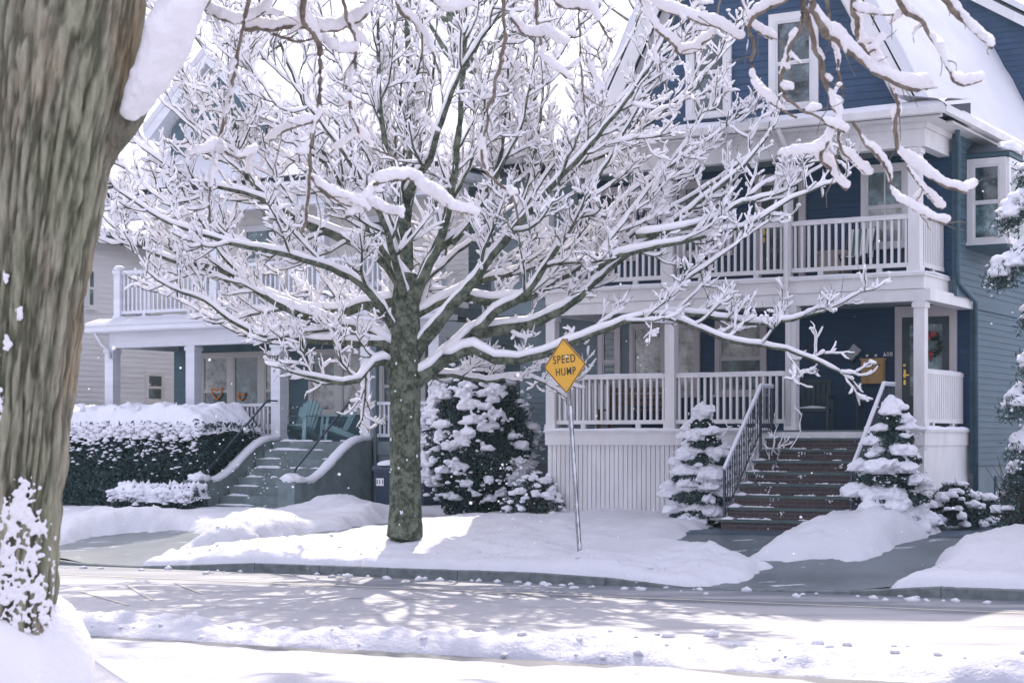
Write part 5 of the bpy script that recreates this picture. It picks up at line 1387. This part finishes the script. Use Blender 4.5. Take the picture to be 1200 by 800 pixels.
# ================================================================== WHITE HOUSE BEHIND
hw = thing('white_house', W(-40, 38, .4), 'white clapboard neighbour house glimpsed between porch posts at the left', 'house')
WS = -34.0
m = MB(); lap(m, lambda z: (33.3, 50), .3, 7.6, 0, F=FS(WS), course=.14); m.build('side_wall', M['leftwhite'], hw)
m = MB(); lap(m, lambda z: (-46, WS), .3, 7.6, 33.3, course=.14); m.box(-46, WS-.03, 33.35, 50, .3, 7.6); m.build('wall', M['leftwhite'], hw)
m = MB(); m.box(WS-.12, WS+.03, 33.22, 33.36, .3, 7.6); m.build('corner_board', M['white'], hw)
tq = lambda px: (lambda k: (SU*k+CU)*(WS/(CU*k-SU)))((px-CX)/FPX)
window(hw, tq(170), tq(191), 3.15, 3.98, -.022, F=FS(WS), tr_=M['white'], glass='glass', lower='glass_teal', tw=.07)
window(hw, tq(100), tq(112), 5.6, 6.7, -.022, F=FS(WS), tr_=M['white'], glass='glass_teal', tw=.08)
m = MB(); m.prism([(WS+.5, 7.5), (-40, 12.2), (-46.5, 7.5), (-46.5, 7.3), (-40, 12), (WS+.5, 7.3)], 32.8, 50.5, lambda p, q, h: W(p, h, q)); m.build('roof', M['shingle'], hw)
m = MB(); m.prism([(WS+.52, 7.52), (-40, 12.22), (-46.5, 7.52), (-46.5, 7.72), (-40, 12.45), (WS+.55, 7.7)], 33.6, 50.5, lambda p, q, h: W(p, h, q)); m.build('roof_snow', M['snow'], hw)
m = MB(); m.prism([(WS-.05, 7.6), (-40, 12.0), (-46, 7.6)], 33.3, 33.4, lambda p, q, h: W(p, h, q)); m.build('gable_wall', M['gable'], hw)

# ------------------------------------------------------------------ shrubs
def pads(mb, pts, rmin, rmax, flat=.55, sub=2, rough=.35):
    for p in pts:
        r = rng.uniform(rmin, rmax); mb.blob(p, r*rng.uniform(.8, 1.3), r*rng.uniform(.7, 1.1), r*flat*rng.uniform(.8, 1.3), rough, sub, rng.uniform(0, 3), floor=-.5)
def evergreen_bush(x, y, z, w, h, label, name='evergreen_bush', nl=16000, npad=230, lean=0, pad=(.07, .17)):
    o = thing(name, (x, y, z), label, 'bush')
    m = MB(); P = []
    prof = lambda u: max(0.02, math.sin(math.pi*(u*.86+.135)))**.62
    U = rng.random(nl); A = rng.random(nl)*6.283
    pr = np.array([max(.05, prof(u)) for u in U])*w/2
    lum = .78+.45*fbm(A*1.9+3, U*5+x, 3)
    Rr = pr*lum*(rng.random(nl)**.25)
    P = np.stack([x+np.cos(A)*Rr, y+np.sin(A)*Rr, z+.06+U*h*.97], -1)
    m.leaves(P, .10, .35); m.build('foliage', M['needle'], o)
    m = MB()
    for i in range(9):
        a = rng.uniform(0, 6.28); m.tube(growpath((x+.08*math.cos(a), y+.08*math.sin(a), z-.02), (math.cos(a)*.3, math.sin(a)*.3, 1), h*.8, 5, 0, .12), np.linspace(.03, .01, 6), 5)
    m.build('stem', M['stem'], o)
    q = MB()
    for i in range(npad):
        u = rng.uniform(.08, .98); a = rng.uniform(0, 6.283); r = max(.04, prof(u))*w/2*(.86+.35*float(fbm(np.array(a*1.9+3), np.array(u*5+x), 3)))
        c = (x+math.cos(a)*r, y+math.sin(a)*r, z+u*h)
        pads(q, [c], pad[0], pad[1], .6)
        for _ in range(8):
            pads(q, [(c[0]+rng.normal()*.12, c[1]+rng.normal()*.12, c[2]+rng.normal()*.08)], pad[0]*.22, pad[1]*.4, .7)
    fuse(q.build('snow_cap', M['snow_pad'], o, True), .018)
    return o
def gxy(px, t): s = sof(px, t); X, Y, _ = W(s, t, 0); return X, Y
X, Y = gxy(562, 30.0)
evergreen_bush(X, Y, float(zg(X, Y))+.02, 2.15, 3.15, 'tall rounded evergreen bush, dark with clumps of snow, between the two houses')
def snow_mound_shrub(x, y, z, w, h, label, twigs=40, mat_='needle', npad=90, name='shrub'):
    o = thing(name, (x, y, z), label, 'shrub')
    m = MB(); n = 3500; A = rng.random(n)*6.28; E = rng.random(n)
    R = w/2*np.sqrt(1-E**2)*(rng.random(n)**.3); P = np.stack([x+np.cos(A)*R, y+np.sin(A)*R, z+.02+E*h*.9], -1)
    m.leaves(P, .07, .4); m.build('foliage', M[mat_], o)
    m = MB()
    for i in range(twigs):
        a = rng.uniform(0, 6.28); e = rng.uniform(.3, 1.4); d = (math.cos(a)*math.cos(e), math.sin(a)*math.cos(e), math.sin(e)); L = rng.uniform(.5, 1.1)*math.hypot(w/2*math.cos(e), h*math.sin(e))
        m.tube(growpath((x, y, z), d, L*1.1, 5, .02, .15), np.linspace(.012, .004, 6), 4)
    m.build('stem', M['stem'], o)
    q = MB()
    for i in range(npad):
        a = rng.uniform(0, 6.28); u = rng.random()**.7; r = w/2*math.sqrt(max(0, 1-u*u))*rng.uniform(.8, 1.05); pads(q, [(x+math.cos(a)*r, y+math.sin(a)*r, z+u*h*rng.uniform(.85, 1.02))], .04, .13, .6)
    fuse(q.build('snow_cap', M['snow_pad'], o, True), .016)
    return o
X, Y = gxy(628, 29.3); snow_mound_shrub(X, Y, float(zg(X, Y)), 1.35, .95, 'low shrub mounded with snow at the left end of the white lattice skirt')
X, Y = gxy(1118, 28.6); snow_mound_shrub(X, Y, float(zg(X, Y))+.05, 1.0, .72, 'low snowy shrub under the right end of the white porch', npad=70)
X, Y = gxy(1150, 29.6); snow_mound_shrub(X, Y, float(zg(X, Y))+.05, .8, .5, 'smallest twiggy snow covered shrub beside the downspout', npad=35)
def tiered_conifer(x, y, z, w, h, label, tiers=6):
    w *= 1.12
    o = thing('dwarf_spruce', (x, y, z), label, 'conifer', 'dwarf spruces flanking the steps')
    m = MB(); n = 15000; U = rng.random(n)**1.2; A = rng.random(n)*6.28
    pr = lambda u: w/2*max(0, 1-u**1.55)**.68*(1.0-.10*(u < .1))
    R = np.array([pr(u) for u in U])*(.86+.22*np.sin(U*tiers*6.283))*(rng.random(n)**.22)
    m.leaves(np.stack([x+np.cos(A)*R, y+np.sin(A)*R, z+U*h*.96+.02], -1), .075, .35); m.build('foliage', M['needle'], o)
    m = MB(); m.tube(np.array([(x, y, z-.1), (x, y, z+h*.9)]), [.05, .015], 7); m.build('trunk', M['stem'], o)
    q = MB()
    for k in range(tiers):
        u = (k+.45)/tiers; R0 = pr(u)*1.02; nn = max(3, int(R0*6.28/.15))
        zt = z+h*u
        for i in range(nn):
            a = i/nn*6.283+rng.uniform(-.2, .2)
            if rng.random() < .30: continue
            rr_ = R0*rng.uniform(.66, 1.06); sz = rng.uniform(.08, .22)*(.7+.4*(1-u))
            q.blob((x+math.cos(a)*rr_, y+math.sin(a)*rr_, zt+rng.uniform(-.19, .17)), sz*1.25, sz*1.05, sz*.72, .35, 3, a, floor=-.35)
            q.blob((x+math.cos(a)*rr_*.6, y+math.sin(a)*rr_*.6, zt+.06), sz*1.1, sz, sz*.7, .3, 2, a)
            for _ in range(9):
                q.blob((x+math.cos(a)*(rr_+.04)+rng.normal()*.07, y+math.sin(a)*(rr_+.05)+rng.normal()*.06, zt+rng.uniform(-.17, .09)), .028, .028, .022, .5, 1)
    q.blob((x, y, z+h*.93), .16, .16, .22, .25, 3)
    fuse(q.build('snow_cap', M['snow_pad'], o, True), .016)
X, Y = gxy(823, 28.3); tiered_conifer(X, Y, float(zg(X, Y))+.1, 1.06, 1.98, 'small rounded spruce heaped with snow left of the brick steps')
X, Y = gxy(1045, 27.3); tiered_conifer(X, Y, float(zg(X, Y))+.1, 1.08, 2.0, 'small cone shaped spruce heaped with snow right of the brick steps')
# bare shrub behind left spruce
X, Y = gxy(870, 28.7); z_ = float(zg(X, Y)); o = thing('bare_shrub', (X, Y, z_), 'thin bare shrub dusted with snow between the left spruce and the steps', 'shrub')
b_ = Tree((X, Y, z_), sb=.012, twig=.004)
for i in range(14):
    a = rng.uniform(0, 6.28); b_.branch((X, Y, z_+.05), nrm(np.array([math.cos(a)*.35, math.sin(a)*.35, 1])), rng.uniform(1.1, 1.95), .012, .45)
b_.wood.build('stems', M['stem'], o); b_.snow.build('branch_snow', M['snow_air'], o, True)
X, Y = gxy(80, 33.0)
# hedges
def hedge(s0, s1, t0, t1, z0, z1, name, label, dens, thick):
    o = thing(name, W((s0+s1)/2, (t0+t1)/2, z0), label, 'hedge')
    m = MB(); area = (s1-s0)*(z1-z0)
    def bulge(s, z): return .16*(fbm(np.array(s*1.1), np.array(z*1.6), 3)-.5)*2
    n = int(dens*area); S = rng.uniform(s0, s1, n); Z = rng.uniform(z0, z1, n); T = t0+bulge(S, Z)+rng.random(n)**2*.25
    topr = np.clip((Z-(z1-.3))/.3, 0, 1)**2*.25; T = T+topr
    m.leaves(np.array([W(a, b, c) for a, b, c in zip(S, T, Z)]), .085, .55)
    n2 = int(dens*(t1-t0)*(z1-z0)); T = rng.uniform(t0, t1, n2); Z = rng.uniform(z0, z1, n2)
    m.leaves(np.array([W(s1-.12*rng.random()-topv, b, c) for b, c, topv in zip(T, Z, np.clip((Z-(z1-.3))/.3, 0, 1)**2*.2)]), .085, .55)
    m.leaves(np.array([W(s0+.12*rng.random(), b, c) for b, c in zip(T, Z)]), .085, .55)
    n3 = int(dens*.6*(s1-s0)*(t1-t0)); m.leaves(np.array([W(rng.uniform(s0, s1), rng.uniform(t0+.1, t1), z1-.02+rng.normal()*.05) for _ in range(n3)]), .085, .5)
    m.build('foliage', M['hedge'], o)
    m = MB(); m.box(s0+.25, s1-.3, t0+.28, t1-.1, z0+.05, z1-.2); m.build('core', M['hedge'], o)
    q = MB()
    def fn(u, v):
        s = s0+.0+(s1-s0)*u; t = t0-.04+(t1-t0+.04)*v
        e = min(1, min(v*3, min(u, 1-u)*14)+.0)
        return W(s, t, z1-.16*(1-e)**2-.10*(1-min(1, v*2.2))+e*thick*(.5+1.0*float(fbm(np.array(s*2.2), np.array(t*2.2), 4)))+.06*float(vnoise(np.array(s*11), np.array(t*11))))
    snow_sheet(q, fn, int((s1-s0)/.05), int((t1-t0)/.06))
    for i in range(int(area*60)):      # clinging clumps below the cap
        s = rng.uniform(s0, s1); z = z1-abs(rng.normal())*.42*(z1-z0)*.5; z = max(z, z0+.1); r = rng.uniform(.015, .06)*(1.4 if z > z1-.35 else .8)
        q.blob(W(s, t0+float(bulge(s, z))-.03, z), r*1.3, r, r*.8, .5, 1, 0)
    for i in range(40):
        a = rng.uniform(.02, .07); s = rng.uniform(s0, s1); q.blob(W(s, rng.uniform(t0, t1), z1+thick*.9), a, a, a*2, .5, 1)
    q.build('snow_cap', M['snow_pad'], o, True)
hedge(-36.0, -26.12, 30.2, 32.2, .42, 2.42, 'hedge', 'long clipped dark hedge capped with thick snow before the cream porch', 1100, .42)
s0, s1 = sof(130, 29.0), sof(229, 29.0)
hedge(s0, s1, 28.9, 29.5, .40, .98, 'hedge', 'short low hedge with a smooth snow cap at the foot of the stoop', 1300, .12)

# right-edge snowy conifer and juniper
def drooping(x, y, z, h, label, boughs):
    o = thing('spruce_tree', (x, y, z), label, 'tree')
    m = MB(); m.tube(growpath((x, y, z), (0, 0, 1), h, 8, 0, .02), np.linspace(.16, .04, 9), 9); m.build('trunk', M['bark'], o, True)
    w_ = MB(); lf = MB(); q = MB()
    for (tx, ty, tz, z0) in boughs:
        p0 = np.array([x, y, z0]); p1 = np.array([tx, ty, tz]); mid = (p0+p1)/2+np.array([0, 0, .35])
        P, R = resample([p0, mid, p1], [.04, .025, .01], .09); w_.tube(P, R, 5)
        N = len(P)
        for i in range(2, N):
            u = i/N; wd = .30*math.sin(min(1, (1-u)*1.5+.15)*1.5)+.08
            T = nrm(P[i]-P[i-1]); S = nrm(np.cross(T, [0, 0, 1.]))
            for sgn in (-1, 1, 0):
                c = P[i]+S*sgn*wd*rng.uniform(.4, .9)+np.array([0, 0, -.12*abs(sgn)+rng.uniform(-.03, .05)])
                sz = rng.uniform(.07, .13); q.blob(c+np.array([0, 0, .05]), sz*1.2, sz, sz*.75, .4, 2, rng.uniform(0, 3), floor=-.3)
                pts = c+rng.normal(size=(45, 3))*np.array([.09, .09, .06])+np.array([0, 0, -.08]); lf.leaves(pts, .09, .22, -.3)
                for _ in range(2):
                    cc = c+rng.normal(size=3)*.1+np.array([0, 0, -.08]); q.blob(cc, .03, .03, .03, .5, 1)
    w_.build('branches', M['stem'], o); lf.build('foliage', M['needle'], o); fuse(q.build('snow_cap', M['snow_pad'], o, True), .018)
bx, by = at(1345, 600, 25.5)[:2]
B = []
for px, py, Yd, up in ((1155, 318, 25.2, 1.0), (1165, 250, 25.5, .8), (1188, 200, 25.6, .7), (1172, 470, 24.8, .6), (1180, 520, 25.0, .5), (1195, 420, 24.6, .6), (1192, 365, 25.4, .6), (1210, 300, 24.8, .5), (1215, 560, 25.0, .4)):
    p = at(px+14, py, Yd); B.append((p[0], p[1], p[2], p[2]+up))
for i in range(26):
    a = rng.uniform(-1.6, 1.6); zz = rng.uniform(1.5, 7.5); r = 1.9*(1-zz/11); B.append((bx+r*math.cos(a), by+r*math.sin(a), zz, zz+.5))
drooping(bx, by, float(zg(bx, by)), 8.6, 'snow laden spruce whose drooping boughs enter at the right edge', B)
X, Y = ground_at(1205, 628); snow_mound_shrub(X, Y, float(zg(X, Y)), 1.05, 1.3, 'rounded twiggy shrub with a snow cap at the right edge by the driveway', twigs=90, npad=45)

# ------------------------------------------------------------------ speed hump sign
sY = 27.3
sb = at(680, 655, sY)
ctr = at(663, 428.5, sY-.02)
o = thing('road_sign', (sb[0], sb[1], sb[2]-.1), 'yellow diamond SPEED HUMP sign on a leaning steel post in the snow', 'road sign')
pt = Vector(ctr)+Vector((-.02, 0.03, .42)); pb = Vector(sb)-Vector((0, 0, .3))
fa = math.radians(43)
ux = Vector((math.cos(fa), -math.sin(fa), 0)); nn = Vector((-math.sin(fa), -math.cos(fa), 0))
axu = (pt-pb).normalized()
ux = (ux-axu*ux.dot(axu)*1.0).normalized()
nn = ux.cross(axu).normalized()
uz = axu
m = MB()
def chan(m, w0, w1, d0, d1):
    P = [tuple(c+ux*a+nn*b) for c in (pb, pt) for a, b in ((w0, d0), (w1, d0), (w1, d1), (w0, d1))]
    m.add(P, [(0, 1, 2, 3), (7, 6, 5, 4), (0, 4, 5, 1), (1, 5, 6, 2), (2, 6, 7, 3), (3, 7, 4, 0)])
chan(m, -.022, .022, -.004, 0); chan(m, -.026, -.022, -.03, .0); chan(m, .022, .026, -.03, .0); chan(m, -.045, -.026, -.03, -.026); chan(m, .026, .045, -.03, -.026)
pst = m.build('post', M['galv'], o)
m = MB()
for i in range(34):
    c = pb+(pt-pb)*((i+4)/40)+nn*.003; m.tube(np.array([tuple(c-nn*.002), tuple(c+nn*.0012)]), [.0065, .0065], 8)
m.build('bolt_hole', M['signblack'], pst)
c0 = Vector(ctr)+nn*.02
half = .435
def diamond(m, h, off, th, r=.035):
    pts = []
    for k in range(4):
        a0 = math.pi/2*k; vx = Vector((math.cos(a0), math.sin(a0))); 
        for da in (-.5, -.25, 0, .25, .5):
            aa = a0+da*math.pi/2; cc = vx*(h-r*1.414); pts.append((cc.x+r*math.cos(aa), cc.y+r*math.sin(aa)))
    m.prism(pts, off, off+th, lambda p, q, hh: tuple(c0+ux*p+uz*q+nn*hh)); return m
m = MB(); diamond(m, half, 0, .004); bd = m.build('sign_plate', M['yellow'], o)
m = MB()
def ring(m, h0, h1, off):
    P = []; 
    for k in range(4):
        a = math.pi/2*k; P.append(tuple(c0+ux*(h0*math.cos(a))+uz*(h0*math.sin(a))+nn*off))
    for k in range(4):
        a = math.pi/2*k; P.append(tuple(c0+ux*(h1*math.cos(a))+uz*(h1*math.sin(a))+nn*off))
    m.add(P, [(k, (k+1) % 4, (k+1) % 4+4, k+4) for k in range(4)])
ring(m, half-.012, half-.032, .0075); m.build('border', M['signblack'], bd)
cu_uz = uz
text_mesh('SPEED', .178, c0+uz*.098+nn*.009, ux, uz, M['signblack'], 'lettering', bd, width=.455, depth=.001)
text_mesh('HUMP', .170, c0-uz*.092+ux*.012+nn*.009, ux, uz, M['signblack'], 'lettering', bd, width=.405, depth=.001)
m = MB()
for d_ in (.34, -.34): m.tube(np.array([tuple(c0+uz*d_), tuple(c0+uz*d_+nn*.012)]), [.012, .012], 8)
m.build('bolt', M['galv'], bd)
q = MB(); Pq = np.array([tuple(pb+(pt-pb)*u+ux*.035+nn*.0) for u in np.linspace(.12, .72, 30)]); q.tube(Pq, .014*(.4+1.2*rng.random(30)), 6); q.build('post_snow', M['snow_pad'], pst, True)

# ------------------------------------------------------------------ background trees (kept sparse)
def bgtree(x, y, z, h, seed):
    global rng
    rng_s = rng; rng = np.random.default_rng(seed)
    t = Tree((x, y, z+h*.5), sb=.035, twig=.012, kmul=.6)
    P = growpath((x, y, z), (0, 0, 1), h*.95, 8, .05, .05); t.wood.tube(P, np.linspace(.25, .04, 9), 8)
    for i in range(26):
        u = rng.uniform(.22, .98); k = min(7, int(u*8)); p = P[k]+(P[k+1]-P[k])*(u*8-k); a = rng.uniform(0, 6.28); e = rng.uniform(.3, 1.1)
        L = h*.42*(1.1-u*.7)
        Q, RR = t.limb(growpath(p, (math.cos(a)*math.cos(e), math.sin(a)*math.cos(e), math.sin(e)), L, 6, .08, .1), .08, .02, step=.4, sides=6)
        t.dress(Q, RR, gap=.75, lmax=1.9, dens=.55)
    rng = rng_s
    return t
t_ = bgtree(0, 0, 0, 13, 5)
wm = t_.wood.build('branches', M['bark'], None); sm = t_.snow.build('branch_snow', M['snow_air'], None, True)
spots = [(-1.5, 58, 1.45, .3, 'snowy tree rising behind the gap between the two houses'), (-9.5, 62, 1.6, 2.0, 'snowy tree standing behind the right half of the cream house roof'), (6.5, 66, 1.75, 4.0, 'farthest snowy tree behind the left slope of the navy house roof'), (-16.5, 60, 1.45, 5.2, 'snowy tree behind the left end of the cream house roof'), (-24, 66, 1.6, 1.1, 'snowy tree behind the white house at the far left')]
for i, (x, y, sc, rz, lab) in enumerate(spots):
    e = thing('background_tree', (x, y, .5), lab, 'tree', 'snowy trees behind the houses'); e.rotation_euler = (0, 0, rz); e.scale = (sc, sc, sc)
    a, b = (wm, sm) if i == 0 else (wm.copy(), sm.copy())
    if i: COL.objects.link(a); COL.objects.link(b)
    a.parent = e; b.parent = e

# ------------------------------------------------------------------ snow shaken loose in the air
mb = MB()
for i in range(420):
    c = rng.random()
    if c < .35: px, py = rng.uniform(225, 350), rng.uniform(470, 620); Yd = rng.uniform(22, 34)
    elif c < .6: px, py = rng.normal(605, 22), rng.uniform(540, 650); Yd = rng.uniform(24, 29)
    else: px, py = rng.uniform(80, 1180), rng.uniform(150, 720); Yd = rng.uniform(16, 30)
    r = rng.choice([.006, .009, .014, .022], p=[.45, .35, .16, .04])
    mb.blob(at(px, py, Yd), r, r, r, .3, 1, floor=-1)
tag(mb.build('falling_snow', M['iceflake']), 'specks of loose snow drifting down from the branches', kind='stuff')

# ------------------------------------------------------------------ thin backlit haze, added to lift the dark tones
hm = bpy.data.materials.new('street_haze'); hm.use_nodes = True; nt = hm.node_tree
nt.nodes.remove(nt.nodes['Principled BSDF'])
vs_ = nt.nodes.new('ShaderNodeVolumeScatter'); vs_.inputs['Color'].default_value = (.65, .92, 1, 1); vs_.inputs['Density'].default_value = .0005; vs_.inputs['Anisotropy'].default_value = .55
nt.links.new(vs_.outputs[0], nt.nodes['Material Output'].inputs['Volume'])
mb = MB(); mb.box(-60, 60, -20, 95, -.2, 18, F=lambda x, y, z: (x, y, z))
tag(mb.build('haze', hm), 'thin bright haze hanging over the street', kind='structure')

# ------------------------------------------------------------------ camera
cam = bpy.data.cameras.new('camera'); co = bpy.data.objects.new('camera', cam); COL.objects.link(co)
co.location = (0, 0, CAM_H); co.rotation_euler = (math.radians(90), 0, 0)
cam.sensor_width = 36; cam.lens = FPX/1200*36
cam.shift_x = 0; cam.shift_y = (HY-400)/1200
cam.clip_end = 8000; cam.clip_start = .1
cam.dof.use_dof = True; cam.dof.focus_distance = 28.5; cam.dof.aperture_fstop = 5.0
scene.camera = co

# ------------------------------------------------------------------ light
SUN_EL, SUN_AZ = math.radians(45), math.radians(3)      # azimuth measured clockwise from +Y
w = bpy.data.worlds.new('World'); scene.world = w; w.use_nodes = True
nt = w.node_tree; bg = nt.nodes['Background']
sky = nt.nodes.new('ShaderNodeTexSky'); sky.sky_type = 'NISHITA'; sky.sun_disc = False
sky.sun_elevation = SUN_EL; sky.sun_rotation = SUN_AZ
sky.air_density = 1.0; sky.dust_density = 3.0; sky.ozone_density = 2.0
mx = nt.nodes.new('ShaderNodeMixRGB'); mx.blend_type = 'ADD'; mx.inputs[0].default_value = 1
nt.links.new(sky.outputs[0], mx.inputs[1]); mx.inputs[2].default_value = (8.2, 8.0, 9.9, 1)
nt.links.new(mx.outputs[0], bg.inputs['Color']); bg.inputs['Strength'].default_value = .12
sl = bpy.data.lights.new('sun', 'SUN'); sl.energy = 3.8; sl.angle = math.radians(.5); sl.color = (1, .91, .84)
so = bpy.data.objects.new('sun', sl); COL.objects.link(so)
d = Vector((math.sin(SUN_AZ)*math.cos(SUN_EL), math.cos(SUN_AZ)*math.cos(SUN_EL), math.sin(SUN_EL)))
so.rotation_euler = d.to_track_quat('Z', 'Y').to_euler(); so.location = d*60

scene.view_settings.view_transform = 'Standard'; scene.view_settings.look = 'None'; scene.view_settings.exposure = 0
scene.render.engine = 'CYCLES'
scene.cycles.use_denoising = True
scene.cycles.max_bounces = 10; scene.cycles.transparent_max_bounces = 4; scene.cycles.diffuse_bounces = 8; scene.cycles.transmission_bounces = 8
scene.cycles.sample_clamp_indirect = 6
